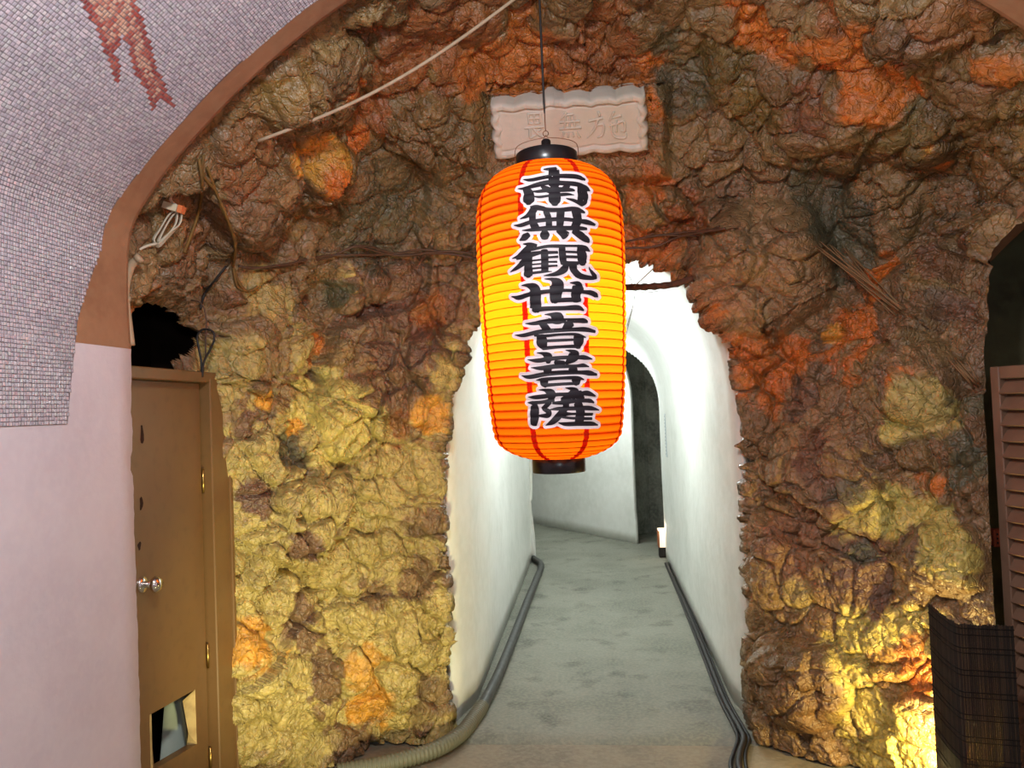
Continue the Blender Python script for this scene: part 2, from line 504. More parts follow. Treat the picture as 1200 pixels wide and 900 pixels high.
# figure outline picked on the wall, then worked in tile numbers
leg_px = [(96, 4), (112, 30), (126, 66), (137, 101), (142, 84), (136, 62), (141, 44), (150, 56), (158, 84), (170, 106), (180, 132), (184, 116),
          (206, 126), (196, 106), (182, 82), (172, 40), (158, 4)]
poly = [near_tile(u, v) for u, v in leg_px]
d_up = (poly[-1]+poly[0])/2 - near_tile(160, 110)
d_up = d_up/np.linalg.norm(d_up)
poly = poly + [poly[-1]+d_up*20, poly[0]+d_up*20]
poly = np.array(poly)
def inside(P, pts):
    r = np.zeros(len(pts), bool)
    j = len(P)-1
    for i in range(len(P)):
        c1 = (P[i, 1] > pts[:, 1]) != (P[j, 1] > pts[:, 1])
        xi = (P[j, 0]-P[i, 0])*(pts[:, 1]-P[i, 1])/(P[j, 1]-P[i, 1]+1e-9)+P[i, 0]
        r ^= c1 & (pts[:, 0] < xi); j = i
    return r
tp = np.stack([IA, IY], 1).astype(float)
ins = inside(poly, tp)
core = ins.copy()
for dx, dy in ((1.6, 0), (-1.6, 0), (0, 1.6), (0, -1.6)):
    core &= inside(poly, tp+[dx, dy])
red = np.array([srgb(150, 70, 66), srgb(134, 58, 56), srgb(160, 86, 76)])
tanc = np.array([srgb(186, 138, 118), srgb(170, 110, 96), srgb(160, 84, 74), srgb(190, 150, 130)])
cc[ins] = red[RNG.integers(0, 3, ins.sum())]
cc[core] = tanc[RNG.integers(0, 4, core.sum())]
def set_paint(o, rgb):
    at = o.data.color_attributes.new('paint', 'FLOAT_COLOR', 'POINT')
    buf = np.ones((len(o.data.vertices), 4), np.float32); buf[:, :3] = rgb
    at.data.foreach_set('color', buf.ravel())
set_paint(mosaic, np.repeat(cc, 8, axis=0))
tag(mosaic, 'pinkish grey mosaic of tiny glazed tiles with a red figure', kind='stuff')
# grout bed under the tiles
ga = np.linspace(0, full[-1], 160)
gx, gz = mos_at(ga)
bd = np.interp(ga, [0, 0.10, 0.28, 0.50, 0.8, 1.3, full[-1]-0.5, full[-1]], [1.925, 1.94, 1.975, 2.085, 2.12, 2.125, 2.12, 1.95])
gn = np.stack([XC-gx, 1.6-gz], 1); gn /= np.linalg.norm(gn, axis=1)[:, None]
M['grout'] = mat('grey_grout', srgb(112, 102, 106), 0.85, 0.2, var=[(8, srgb(92, 82, 88), 0.6)])
g1 = [(gx[i]+gn[i, 0]*0.0006, 1.10, gz[i]+gn[i, 1]*0.0006) for i in range(160)]
g2 = [(gx[i]+gn[i, 0]*0.0006, bd[i], gz[i]+gn[i, 1]*0.0006) for i in range(160)]
make('grout', *sheet(g1, g2), M['grout'], ceil)

# ------------------------------------------------------------------ floors
def patch(x0, x1, y0, y1, z, nx, ny, amp, seed):
    xs = np.linspace(x0, x1, nx); ysq = np.linspace(y0, y1, ny)
    X, Y = np.meshgrid(xs, ysq, indexing='ij')
    P = np.stack([X.ravel(), Y.ravel(), np.full(X.size, z)], 1)
    P[:, 2] += amp*fbm(P*[1, 1, 0], 0.5, seed)
    i = np.arange(nx*ny).reshape(nx, ny)
    q = np.stack([i[:-1, :-1].ravel(), i[1:, :-1].ravel(), i[1:, 1:].ravel(), i[:-1, 1:].ravel()], 1)
    return P, q
struct(make('floor', *patch(-2.6, 2.8, -1.7, 3.47, -0.012, 90, 90, 0.006, 3), M['floor_front']), 'brownish concrete floor in front of the passage', 'floor')
P, q = patch(-3.4, 2.2, 3.47, 11.5, 0.0, 110, 150, 0.008, 4)
P[np.abs(P[:, 1]-3.47) < 1e-6, 2] = -0.02
struct(make('floor_passage', P, q, M['floor']), 'worn grey concrete floor running down the white passage', 'floor')

# ------------------------------------------------------------------ white passage
hw_ = 0.675
prof = [(-hw_, 0.0)] + [(-hw_, z) for z in np.linspace(0.12, 1.45, 12)]
for k in range(1, 72):
    a = math.pi - math.pi*k/72
    ca, sa = math.cos(a), math.sin(a)
    prof.append((hw_*np.sign(ca)*abs(ca)**0.86, 1.45+0.80*sa**0.92))
prof += [(hw_, z) for z in np.linspace(1.45, 0.12, 12)] + [(hw_, 0.0)]
prof = np.array(prof)
piv = np.array([-0.61, 7.52])
stations = [(0.0, y, 0.0, -1) for y in np.linspace(3.68, 7.30, 30)]
turn = math.radians(37)
NB = 110
for k in range(NB+1):
    a = turn*k/NB
    c = piv + 0.615*np.array([math.cos(a), math.sin(a)])
    stations.append((c[0], c[1], a, k/NB))
dirn = np.array([-math.sin(turn), math.cos(turn)])
cl = np.array(stations[-1][:2])
for s in (0.3, 0.8, 1.4, 2.2, 3.0):
    p = cl+dirn*s; stations.append((p[0], p[1], turn, 9))
V, Fc = [], []
np_ = len(prof)
for si, (cx, cy, a, th_) in enumerate(stations):
    for (u, z_) in prof:
        sw = 1.0
        if u < 0: wid = np.interp(cy, [3.68, 3.95, 7.4], [0.700, 0.636, 0.622])
        else: wid = np.interp(cy, [3.68, 3.95, 7.4], [0.692, 0.645, 0.664])
        uu = u/hw_*wid + 0.008*math.sin(2.1*cy+z_*1.7)*(1 if u > 0 else -1)*(z_ > 0.3)
        V.append((cx+uu*math.cos(a), cy+uu*math.sin(a), z_+(0.014*math.sin(3.3*cy) if z_ > 1.6 else 0)))
for i in range(len(stations)-1):
    t0, t1 = stations[i][3], stations[i+1][3]
    for j in range(np_-1):
        u, z_ = (prof[j]+prof[j+1])/2
        if u > 0 and 0 <= t0 and t1 <= 1 and t0 < 0.96:
            zt = 1.40+0.66*math.sqrt(min(1, t0/0.75))
            if z_ < zt and u > 0.12: continue
        Fc.append((i*np_+j, i*np_+j+1, (i+1)*np_+j+1, (i+1)*np_+j))
last = (len(stations)-1)*np_
Fc.append(tuple(last+j for j in range(np_)))
sh = make('wall_passage', V, Fc, M['white'])
md = sh.modifiers.new('thickness', 'SOLIDIFY'); md.thickness = 0.035; md.offset = 1.0
struct(sh, 'white plastered arched passage bending to the left', 'wall')
# dark side niche seen through the opening in the bend
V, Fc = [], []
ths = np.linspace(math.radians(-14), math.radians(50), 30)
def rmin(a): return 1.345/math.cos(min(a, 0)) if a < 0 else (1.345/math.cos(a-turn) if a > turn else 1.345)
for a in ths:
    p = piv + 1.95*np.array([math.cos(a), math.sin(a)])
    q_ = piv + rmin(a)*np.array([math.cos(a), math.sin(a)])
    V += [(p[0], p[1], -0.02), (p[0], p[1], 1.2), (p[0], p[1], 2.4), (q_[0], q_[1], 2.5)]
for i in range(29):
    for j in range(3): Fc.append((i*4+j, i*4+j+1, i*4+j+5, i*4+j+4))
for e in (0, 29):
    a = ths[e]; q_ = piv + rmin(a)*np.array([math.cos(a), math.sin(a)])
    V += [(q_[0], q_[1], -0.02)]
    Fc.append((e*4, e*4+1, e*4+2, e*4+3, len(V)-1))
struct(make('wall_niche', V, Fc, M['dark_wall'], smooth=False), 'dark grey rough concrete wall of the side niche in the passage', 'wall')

# ------------------------------------------------------------------ the painted rock face
NT, NS = 1150, 270
inner = [(0, -0.725, 0.0), (0.12, -0.71, 0.6), (0.24, -0.70, 1.30), (0.30, -0.655, 1.58), (0.36, -0.52, 1.93), (0.43, -0.28, 2.16),
         (0.50, 0.0, 2.25), (0.57, 0.24, 2.185), (0.63, 0.46, 2.05), (0.69, 0.645, 1.80), (0.76, 0.69, 1.35), (0.88, 0.685, 0.6), (1.0, 0.675, 0.0)]
outer = [(0, -1.50, 2.80, 0.0), (0.12, -1.50, 2.80, 0.7), (0.225, -1.50, 2.78, 1.55), (0.255, -1.49, 2.66, 1.72), (0.275, -1.48, 2.30, 1.86),
         (0.33, -1.44, 2.26, 2.17), (0.38, -1.09, 2.26, 2.56), (0.43, -0.70, 2.26, 2.83), (0.50, 0.10, 2.26, 3.06), (0.57, 0.75, 2.26, 2.90), (0.63, 1.28, 2.26, 2.60),
         (0.68, 1.62, 2.32, 2.36), (0.715, 1.60, 2.75, 2.17), (0.745, 1.475, 2.97, 1.95), (0.80, 1.43, 2.95, 1.5), (0.90, 1.37, 2.84, 0.7), (1.0, 1.33, 2.76, 0.0)]
inner = np.array(inner); outer = np.array(outer)
t = np.linspace(0, 1, NT)
def sm(a, k):
    ker = np.hanning(k); ker /= ker.sum()
    return np.convolve(np.pad(a, k//2, mode='reflect', reflect_type='odd'), ker, 'valid')[:len(a)]
I3 = np.stack([sm(np.interp(t, inner[:, 0], inner[:, 1]), 61), np.full(NT, 3.58), sm(np.interp(t, inner[:, 0], inner[:, 2]), 61)], 1)
O3 = np.stack([sm(np.interp(t, outer[:, 0], outer[:, k]), 25) for k in (1, 2, 3)], 1)
low = np.clip((0.30-np.minimum(t, 1-t))/0.12, 0, 1)          # 1 on the side pillars, 0 over the arch
M3 = I3 + (O3-I3)*(0.66+0.25*(1-low))[:, None]
M3[:, 1] = 3.58 - 0.20*low - 0.03 - 0.30*low*(t > 0.6)
curl = 26
s = np.concatenate([-np.linspace(1, 0, curl, endpoint=False), np.linspace(0, 1, NS-curl)])
ssp = np.clip(s, 0, 1)[None, :, None]
B = (1-ssp)**2*I3[:, None] + 2*ssp*(1-ssp)*M3[:, None] + ssp**2*O3[:, None]
sneg = np.clip(-s, 0, 1)[None, :]
cxz = np.array([0.0, 1.0])
rad = I3[:, [0, 2]] - np.where(I3[:, 2:3] > 1.0, cxz, np.stack([np.zeros(NT), I3[:, 2]], 1))
rad /= np.linalg.norm(rad, axis=1)[:, None]
off = 0.085*np.sin(sneg*math.pi/2)**1.2
B[:, :, 0] += off*rad[:, None, 0]; B[:, :, 2] += off*rad[:, None, 1]
B[:, :, 1] += 0.20*np.sin(sneg*math.pi/2)
du = np.gradient(B, axis=0); dv = np.gradient(B, axis=1)
Nb = np.cross(du, dv); Nb /= np.linalg.norm(Nb, axis=2)[:, :, None]+1e-9
toc = CAM - B
Nb *= np.sign((Nb*toc).sum(2)+1e-9)[:, :, None]*1.0
Bf = B.reshape(-1, 3); Nf = Nb.reshape(-1, 3)
sf = np.tile(s, NT); tf = np.repeat(t, NS)
warp = np.stack([vnoise(Bf, 0.16, 21), vnoise(Bf, 0.16, 22), vnoise(Bf, 0.16, 23)], 1)*0.045 \
    + np.stack([vnoise(Bf, 0.05, 31), vnoise(Bf, 0.05, 32), vnoise(Bf, 0.05, 33)], 1)*0.012
Wp = Bf + warp
f1a, f2a, ida = worley(Wp*[1, 1, 0.9], 0.40, 3)
f1b, f2b, idb = worley(Wp, 0.155, 5)
f1c, f2c, idc = worley(Wp, 0.072, 8)
f1d, f2d, idd = worley(Bf+warp*0.5, 0.034, 9)
dome = lambda f: np.sqrt(np.clip(1-(f/0.95)**2, 0, 1))
crease = lambda f1, f2, wd: np.clip((f2-f1)/wd, 0, 1)
ra, rb = h01(ida), h01(idb)
patchy = np.clip(0.5+1.2*fbm(Bf, 0.4, 41), 0.15, 1.0)
pat2 = np.clip(0.45+1.5*fbm(Bf, 0.22, 43), 0.05, 1.0)
disp = 0.165*dome(f1a)*(0.4+ra) + 0.062*dome(f1b)*(0.25+1.2*rb)*(0.5+0.5*patchy) + 0.024*dome(f1c)*pat2 + 0.011*dome(f1d)*patchy \
    - 0.036*(1-crease(f1b, f2b, 0.11))*(0.4+0.6*patchy) - 0.013*(1-crease(f1c, f2c, 0.13))*pat2 - 0.0045*(1-crease(f1d, f2d, 0.22)) + 0.008*fbm(Bf, 0.03, 51, 3) - 0.125
px0, py0, dz0 = proj(Bf)
def rock_index(u, v):
    return np.argmin((px0-u)**2+(py0-v)**2 + 1e6*(sf < 0))
# large single lumps: (pixel x, y, radius px, height m)
lumps = [(890, 315, 82, 0.20), (850, 290, 50, 0.06), (400, 490, 54, 0.13), (420, 330, 38, 0.09), (515, 430, 42, 0.11), (500, 490, 36, 0.06),
         (380, 195, 36, 0.14), (335, 105, 40, 0.06), (545, 175, 48, 0.06), (1075, 450, 56, 0.13), (1090, 350, 34, 0.05), (1110, 655, 46, 0.09),
         (945, 800, 54, 0.11), (905, 470, 45, -0.03), (1030, 250, 45, 0.05), (1065, 160, 50, 0.06), (1010, 110, 38, 0.05), (300, 760, 45, 0.04),
         (340, 620, 45, 0.05), (480, 740, 45, 0.05), (820, 400, 26, 0.04), (470, 330, 40, 0.05), (1000, 520, 30, 0.05), (690, 80, 45, 0.05),
         (960, 230, 40, -0.07), (790, 70, 42, -0.06), (370, 355, 28, -0.07), (330, 530, 26, -0.05), (1035, 690, 34, -0.04), (960, 560, 36, -0.03)]
for u, v, r, hgt in lumps:
    k = rock_index(u, v); rr = r*dz0[k]/FPX
    d = np.linalg.norm(Bf-Bf[k]+warp*0.7, axis=1)/rr
    disp += hgt*np.clip(1-d*d, 0, 1)**(0.45 if hgt > 0 else 1)
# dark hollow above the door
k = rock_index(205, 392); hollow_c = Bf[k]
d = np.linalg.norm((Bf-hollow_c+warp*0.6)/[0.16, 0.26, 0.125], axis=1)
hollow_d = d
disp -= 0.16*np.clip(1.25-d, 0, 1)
# weaker at the borders
fade = np.clip((1-sf)/0.10, 0, 1)*np.where((tf < 0.24), 1, 1) + 0
disp = disp*np.clip(np.where(tf < 0.26, 0.05, 0.30)+0.95*fade, 0, 1) - 0.03*(1-np.clip(fade, 0, 1))*(tf < 0.26)
disp = np.where(sf < 0, disp*np.clip(1+sf*0.9, 0.1, 1)*0.7, disp*(0.85+0.15*np.clip(sf/0.08, 0, 1)))
disp = np.where((sf < 0.05) & (disp > 0.03), 0.03+(disp-0.03)*0.6, disp)
R3 = Bf + Nf*disp[:, None]
# flat bed for the stone plaque
PYF = 3.24
PYT = 3.06
cor = [on_y(573, 120, PYT), on_y(757, 107, PYT), on_y(761, 177, PYF), on_y(579, 187, PYF)]
pn = np.cross(cor[1]-cor[0], cor[3]-cor[0]); pn /= np.linalg.norm(pn)
if pn[1] > 0: pn = -pn
pc_ = sum(cor)/4
bed = np.clip(1.35-np.maximum(np.abs((R3[:, 0]-pc_[0])/0.33), np.abs((R3[:, 2]-pc_[2])/0.135)), 0, 0.35)/0.35
bed = bed*bed*(3-2*bed)*(sf > 0)*np.clip((Bf[:, 1]-2.55)/0.25, 0, 1)
plane_y = np.interp(R3[:, 2], [cor[3][2], cor[0][2]], [PYF, PYT])
R3[:, 1] = R3[:, 1]*(1-bed) + (plane_y+0.05+0.02*fbm(Bf, 0.08, 77))*bed
# lumps again where the bed's edge has stretched the surface
ring_w = np.clip(1-np.abs(bed-0.5)*2.05, 0, 1)**0.5
g1, _, _ = worley(R3, 0.13, 15); g2, g2b, _ = worley(R3, 0.06, 16)
R3 += (ring_w*(0.075*dome(g1)+0.03*dome(g2)-0.01*(1-crease(g2, g2b, 0.2))-0.03))[:, None]*np.array([0, -0.85, -0.4])
idx = np.arange(NT*NS).reshape(NT, NS)
quads = np.stack([idx[:-1, :-1].ravel(), idx[:-1, 1:].ravel(), idx[1:, 1:].ravel(), idx[1:, :-1].ravel()], 1)
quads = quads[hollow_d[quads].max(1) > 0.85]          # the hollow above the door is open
rock = make('wall_back', R3, quads, M['rock'])
struct(rock, 'lumpy artificial cave rock painted brown, ochre and orange around the passage mouth', 'wall')
pxr, pyr, dzr = proj(R3)

# paint on the rock: broad coats with light and shade mixed in, then patches, each tied to the lumps it covers
base_cols = np.array([srgb(138, 106, 74), srgb(124, 94, 70), srgb(150, 118, 80), srgb(116, 86, 64), srgb(132, 103, 80), srgb(142, 112, 70)])
paint = base_cols[(idb % np.uint32(6)).astype(int)]*0.65 + base_cols[(ida % np.uint32(6)).astype(int)]*0.35
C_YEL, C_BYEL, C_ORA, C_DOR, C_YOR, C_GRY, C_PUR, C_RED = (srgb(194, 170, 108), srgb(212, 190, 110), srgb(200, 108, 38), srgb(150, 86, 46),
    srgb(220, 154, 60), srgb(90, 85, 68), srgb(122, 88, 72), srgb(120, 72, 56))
nA, nB = fbm(Bf, 0.14, 61), fbm(Bf, 0.05, 71)
lump_j = (h01(idb)-0.5)*0.5 + (h01(idc)-0.5)*0.45
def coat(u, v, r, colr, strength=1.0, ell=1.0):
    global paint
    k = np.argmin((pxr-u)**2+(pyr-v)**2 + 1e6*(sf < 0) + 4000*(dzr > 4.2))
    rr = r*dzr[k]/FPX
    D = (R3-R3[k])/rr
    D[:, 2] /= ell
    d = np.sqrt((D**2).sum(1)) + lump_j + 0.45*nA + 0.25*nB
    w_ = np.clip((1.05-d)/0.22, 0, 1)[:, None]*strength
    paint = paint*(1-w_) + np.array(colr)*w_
# broad coats: brown paint, with upper shade and right pillar light painted in
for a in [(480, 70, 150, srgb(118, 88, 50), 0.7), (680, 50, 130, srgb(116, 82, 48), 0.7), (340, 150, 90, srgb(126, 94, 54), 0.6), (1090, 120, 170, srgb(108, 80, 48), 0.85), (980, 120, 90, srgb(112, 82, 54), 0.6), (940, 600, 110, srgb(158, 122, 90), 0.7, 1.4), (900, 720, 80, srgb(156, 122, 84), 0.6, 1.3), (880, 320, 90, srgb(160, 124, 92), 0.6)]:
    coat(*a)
# ochre on the left pillar
for a in [(330, 760, 170, C_YEL, 0.95, 1.4), (470, 760, 110, C_YEL, 0.9, 1.5), (330, 560, 95, C_YEL, 0.9), (440, 560, 100, C_YEL, 0.8),
          (400, 490, 60, C_BYEL), (425, 330, 30, C_YEL), (515, 430, 34, C_YEL), (380, 610, 50, C_YEL), (285, 430, 40, C_YEL, 0.8), (350, 390, 40, C_YEL, 0.7),
          (310, 330, 40, C_YEL, 0.6),
          (460, 350, 75, C_PUR), (470, 440, 42, C_PUR, 0.9, 1.4), (345, 720, 26, C_PUR, 0.9, 1.7), (300, 590, 20, C_PUR), (360, 640, 22, C_PUR), (490, 680, 28, C_PUR, 0.8),
          (385, 800, 24, C_PUR, 0.9, 1.6), (505, 820, 26, C_PUR, 0.7), (290, 500, 18, C_PUR), (440, 700, 22, C_PUR, 0.8), (310, 480, 18, C_PUR, 0.8),
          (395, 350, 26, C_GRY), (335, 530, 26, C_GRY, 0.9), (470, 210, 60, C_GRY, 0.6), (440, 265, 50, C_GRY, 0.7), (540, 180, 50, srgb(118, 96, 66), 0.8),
          (300, 755, 40, C_YOR), (310, 465, 15, C_YOR), (345, 500, 10, C_YOR), (500, 490, 24, C_YOR), (505, 365, 24, C_DOR), (370, 400, 18, C_ORA, 0.8, 1.5),
          (425, 785, 28, C_YOR, 0.8), (435, 830, 30, C_YOR), (470, 500, 16, C_DOR, 0.8, 2.0), (535, 360, 16, C_RED, 0.7, 1.6),
          (165, 345, 20, C_ORA, 1, 1.5), (185, 340, 10, C_ORA), (230, 250, 60, srgb(150, 98, 70), 0.8), (290, 180, 40, srgb(140, 92, 56), 0.7),
          (380, 195, 34, C_YOR, 0.9), (395, 215, 20, C_ORA), (435, 130, 28, C_DOR), (415, 160, 18, C_ORA), (420, 110, 16, C_ORA, 0.8),
          (335, 105, 36, srgb(138, 104, 52)), (330, 300, 30, C_PUR, 0.7), (270, 350, 24, C_RED, 0.6)]:
    coat(*a)
# above the mouth and the vault
for a in [(520, 40, 80, C_DOR, 0.9), (600, 70, 60, C_ORA, 0.8), (665, 90, 62, C_ORA, 0.75), (745, 90, 54, C_ORA, 0.85), (700, 55, 60, C_DOR), (560, 90, 36, C_ORA, 0.8), (470, 90, 40, C_DOR, 0.7),
          (755, 225, 34, C_ORA, 0.8), (740, 190, 40, C_DOR, 0.5), (755, 300, 55, C_ORA, 0.8), (790, 262, 36, C_DOR),
          (780, 45, 30, C_GRY, 0.9), (810, 90, 40, C_GRY, 0.9), (850, 70, 40, srgb(108, 86, 46), 0.9), (880, 130, 40, srgb(116, 92, 50), 0.9),
          (880, 18, 34, C_ORA), (915, 50, 28, C_ORA), (985, 60, 52, C_ORA), (1022, 115, 42, C_ORA), (970, 30, 30, C_DOR), (1050, 140, 14, C_YOR),
          (1085, 175, 16, C_YOR), (1110, 195, 14, C_ORA), (1070, 60, 40, C_PUR, 0.7), (1120, 30, 50, C_DOR, 0.6), (1170, 90, 36, C_ORA, 0.8), (1140, 120, 40, C_PUR, 0.7),
          (1150, 180, 44, srgb(124, 88, 50), 0.9), (1065, 160, 36, srgb(116, 96, 60)), (960, 140, 40, C_RED, 0.7),
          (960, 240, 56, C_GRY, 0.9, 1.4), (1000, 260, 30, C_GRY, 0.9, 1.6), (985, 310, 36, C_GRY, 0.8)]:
    coat(*a)
# right pillar
for a in [(840, 350, 34, C_ORA), (888, 425, 54, C_ORA, 1, 0.8), (930, 420, 24, C_ORA), (830, 385, 24, C_ORA, 0.9), (1010, 400, 42, C_ORA, 1, 1.3), (1040, 315, 26, C_ORA),
          (1060, 445, 20, C_ORA), (1020, 345, 22, C_ORA), (900, 470, 22, C_ORA, 0.8), (930, 470, 26, C_PUR), (890, 330, 70, srgb(158, 120, 88), 0.9), (900, 260, 50, srgb(150, 118, 88), 0.9),
          (1095, 570, 20, C_ORA), (1082, 480, 40, C_YEL), (1040, 505, 18, C_BYEL), (975, 392, 16, C_YOR), (1030, 600, 46, C_BYEL, 1, 0.7), (1080, 600, 26, C_BYEL),
          (1110, 655, 48, C_BYEL), (990, 625, 22, C_BYEL, 0.9, 1.4), (1020, 775, 60, C_BYEL, 1, 1.2), (1035, 850, 70, C_BYEL), (1080, 740, 40, C_BYEL, 0.9), (1060, 800, 40, C_DOR, 0.7),  # yellow low down also carries the warm lamp's glow in the paint
          (1000, 730, 26, C_BYEL), (1075, 780, 20, C_ORA, 0.8, 1.5), (970, 560, 40, C_PUR), (1000, 670, 46, C_PUR), (920, 640, 46, srgb(150, 104, 80), 0.8), (960, 530, 30, C_RED, 0.6),
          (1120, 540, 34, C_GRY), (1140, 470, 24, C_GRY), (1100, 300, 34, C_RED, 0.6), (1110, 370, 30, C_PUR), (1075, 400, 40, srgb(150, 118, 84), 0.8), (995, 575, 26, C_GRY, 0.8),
          (1010, 650, 18, C_GRY), (930, 700, 22, C_YEL, 0.6), (890, 780, 60, srgb(132, 102, 60), 0.8), (935, 830, 60, srgb(122, 88, 56), 0.8)]:
    coat(*a)
paint[:, 2] *= 0.84
paint = paint*(1+0.22*nB[:, None]+0.12*(h01(idc)-0.5)[:, None]*2)
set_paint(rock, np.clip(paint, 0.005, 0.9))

def rock_at(u, v, lift=0.012):
    """point on the rock under a pixel of the photograph, lifted off the surface"""
    d2 = (pxr-u)**2+(pyr-v)**2
    near = np.where((d2 < 30) & (sf > -0.2))[0]
    k = near[np.argmin(dzr[near])] if len(near) else np.argmin(d2)
    v_ = CAM-R3[k]
    return R3[k] + v_/np.linalg.norm(v_)*lift
def along(pts, r_lift=0.012):
    return [rock_at(u, v, r_lift) for u, v in pts]

# dark recess beside the rock on the right
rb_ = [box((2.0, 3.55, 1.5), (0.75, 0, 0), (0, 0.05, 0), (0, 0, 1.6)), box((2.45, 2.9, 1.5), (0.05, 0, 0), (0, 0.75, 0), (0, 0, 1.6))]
struct(make('wall_recess', *join(*rb_), M['recess'], smooth=False), 'dark plaster recess beside the rock on the right', 'wall')
# brown plaster arch band at the mouth of that recess
kt = np.where((t > 0.672) & (t < 0.742))[0][::4]
pp = np.stack([sm(R3.reshape(NT, NS, 3)[kt, NS-2][:, q], 9) for q in range(3)], 1) + np.array([-0.015, 0.02, 0.0])
inn = pp + np.array([0.05, 0.07, -0.035])
struct(make('trim_1', *join(sheet(pp+np.array([-0.01, 0.05, 0.01]), pp), sheet(pp, inn), sheet(inn, inn+np.array([0.03, 0.40, 0.0]))), M['tan']), 'brown plaster edge of the dark arched recess', 'trim')
# dark rock pocket and closet space behind the door
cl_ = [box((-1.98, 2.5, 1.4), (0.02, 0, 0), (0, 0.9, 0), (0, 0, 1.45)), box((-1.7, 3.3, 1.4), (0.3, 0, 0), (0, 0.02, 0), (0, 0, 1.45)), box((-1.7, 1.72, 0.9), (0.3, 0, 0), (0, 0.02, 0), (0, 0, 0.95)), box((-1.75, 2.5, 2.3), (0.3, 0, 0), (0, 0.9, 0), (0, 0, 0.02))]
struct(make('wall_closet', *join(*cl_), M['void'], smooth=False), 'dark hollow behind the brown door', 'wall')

# ------------------------------------------------------------------ the brown door
XD = -1.455
def dy(u, v): return on_x(u, v, XD)
y_hinge = dy(237, 600)[1]; y_jamb = dy(262, 600)[1]
ztop = 1.655
door = bpy.data.objects.new('door_1', None); col.objects.link(door); door.location = (XD, 2.3, 0)
struct(door, 'brown painted wooden door with a broken opening near its foot', 'door')
O_ = [dy(175, 838), dy(229, 808), dy(231, 872), dy(181, 902)]
y_near = 1.98
def slab(rect, hole, x0, x1):
    """flat board in the y-z plane with a four-sided hole"""
    a = [(x0, *p) for p in rect]; b = [(x0, *p) for p in hole]; a2 = [(x1, *p) for p in rect]; b2 = [(x1, *p) for p in hole]
    V = a+b+a2+b2
    Fc = []
    for i in range(4):
        j = (i+1) % 4
        Fc += [(i, j, 4+j, 4+i), (8+j, 8+i, 12+i, 12+j), (i, 8+i, 8+j, j), (4+j, 12+j, 12+i, 4+i)]
    return V, Fc
rect = [(y_near, ztop-0.022), (y_hinge, ztop-0.022), (y_hinge, 0.02), (y_near, 0.02)]
hole = [(p[1], p[2]) for p in O_]
leaf = make('leaf', *slab(rect, hole, XD, XD-0.035), M['door'], door, smooth=False)
# raw splintered edges of the hole
yh, zh = hole[1]; yh2, zh2 = hole[2]
make('broken_edge', [(XD-0.001, yh, zh), (XD-0.001, yh2, zh2), (XD-0.034, yh2-0.01, zh2), (XD-0.034, yh-0.028, zh-0.03), (XD-0.02, yh-0.02, (zh+zh2)/2-0.05)],
     [(0, 1, 2, 4), (0, 4, 3)], M['raw_wood'], leaf, smooth=False)
(ya, za), (yb, zb) = hole[0], hole[3]
make('raw_edge', *box((XD-0.016, ya+0.004, (za+zb)/2), (0.018, 0, 0), (0, 0.0045, 0), (0, 0, abs(za-zb)/2)), M['raw_wood'], leaf, smooth=False)
# jamb, head
make('jamb', *join(bevbox((XD+0.010, (y_hinge+y_jamb)/2+0.004, ztop/2), (0.03, 0, 0), (0, (y_jamb-y_hinge)/2-0.004, 0), (0, 0, ztop/2), 0.004),
                   bevbox((XD+0.030, y_jamb-0.022, ztop/2), (0.018, 0, 0), (0, 0.012, 0), (0, 0, ztop/2), 0.003)), M['door'], door, smooth=False)
make('head_rail', *bevbox((XD+0.008, (y_near+y_jamb)/2, ztop), (0.030, 0, 0), (0, (y_jamb-y_near)/2, 0), (0, 0, 0.02), 0.004), M['door'], door, smooth=False)
for zc in (1.27, 0.62, 0.24):
    h_ = make('hinge', *join(tube([(XD+0.006, y_hinge+0.002, zc-0.045), (XD+0.006, y_hinge+0.002, zc+0.045)], 0.0045, 8, 0.05)), M['brass'], door)
# cracks in the door paint
for (u, v, hgt) in ((166, 509, 0.075), (165, 590, 0.05), (163, 640, 0.03)):
    p = dy(u, v)
    n_ = 14
    V = []
    for k in range(n_):
        an = 2*math.pi*k/n_
        V.append((XD+0.0012, p[1]+0.009*math.cos(an)*(1+0.35*math.sin(3*an+u)), p[2]+hgt/2*math.sin(an)*(1+0.2*math.cos(2*an+v))))
    make('paint_gap', V, [tuple(range(n_))], M['void'], leaf, smooth=False)
k_ = dy(166, 685); kc = (XD, k_[1], k_[2])
knob = make('door_knob', *lathe(kc, [(0.0, 0.066), (0.016, 0.064), (0.026, 0.054), (0.027, 0.046), (0.018, 0.034), (0.011, 0.026), (0.011, 0.006)], 20, (1, 0, 0)), M['chrome'], door)
make('rosette', *lathe(kc, [(0.011, 0.012), (0.024, 0.010), (0.027, 0.004), (0.027, 0.0)], 20, (1, 0, 0)), M['chrome'], knob)
# sheet seen through the hole
V, Fc = [], []
XS = XD-0.13
q4 = [on_x(184, 930, XS), on_x(224, 905, XS), on_x(224, 805, XS), on_x(199, 818, XS)]
for i in range(9):
    for j in range(9):
        a, b = i/8, j/8
        p = (1-a)*(1-b)*q4[0]+a*(1-b)*q4[1]+a*b*q4[2]+(1-a)*b*q4[3]
        V.append((p[0]+0.05*math.sin(math.pi*a)-0.02*b, p[1], max(p[2], -0.004) + 0.006*math.sin(7*a)))
for i in range(8):
    for j in range(8): Fc.append((i*9+j, i*9+j+1, i*9+j+10, i*9+j+9))
sheet_o = make('white_sheet', V, Fc, M['cloth'])
md = sheet_o.modifiers.new('thickness', 'SOLIDIFY'); md.thickness = 0.006
tag(sheet_o, 'greenish white sheet leaning behind the hole in the brown door', 'sheet')

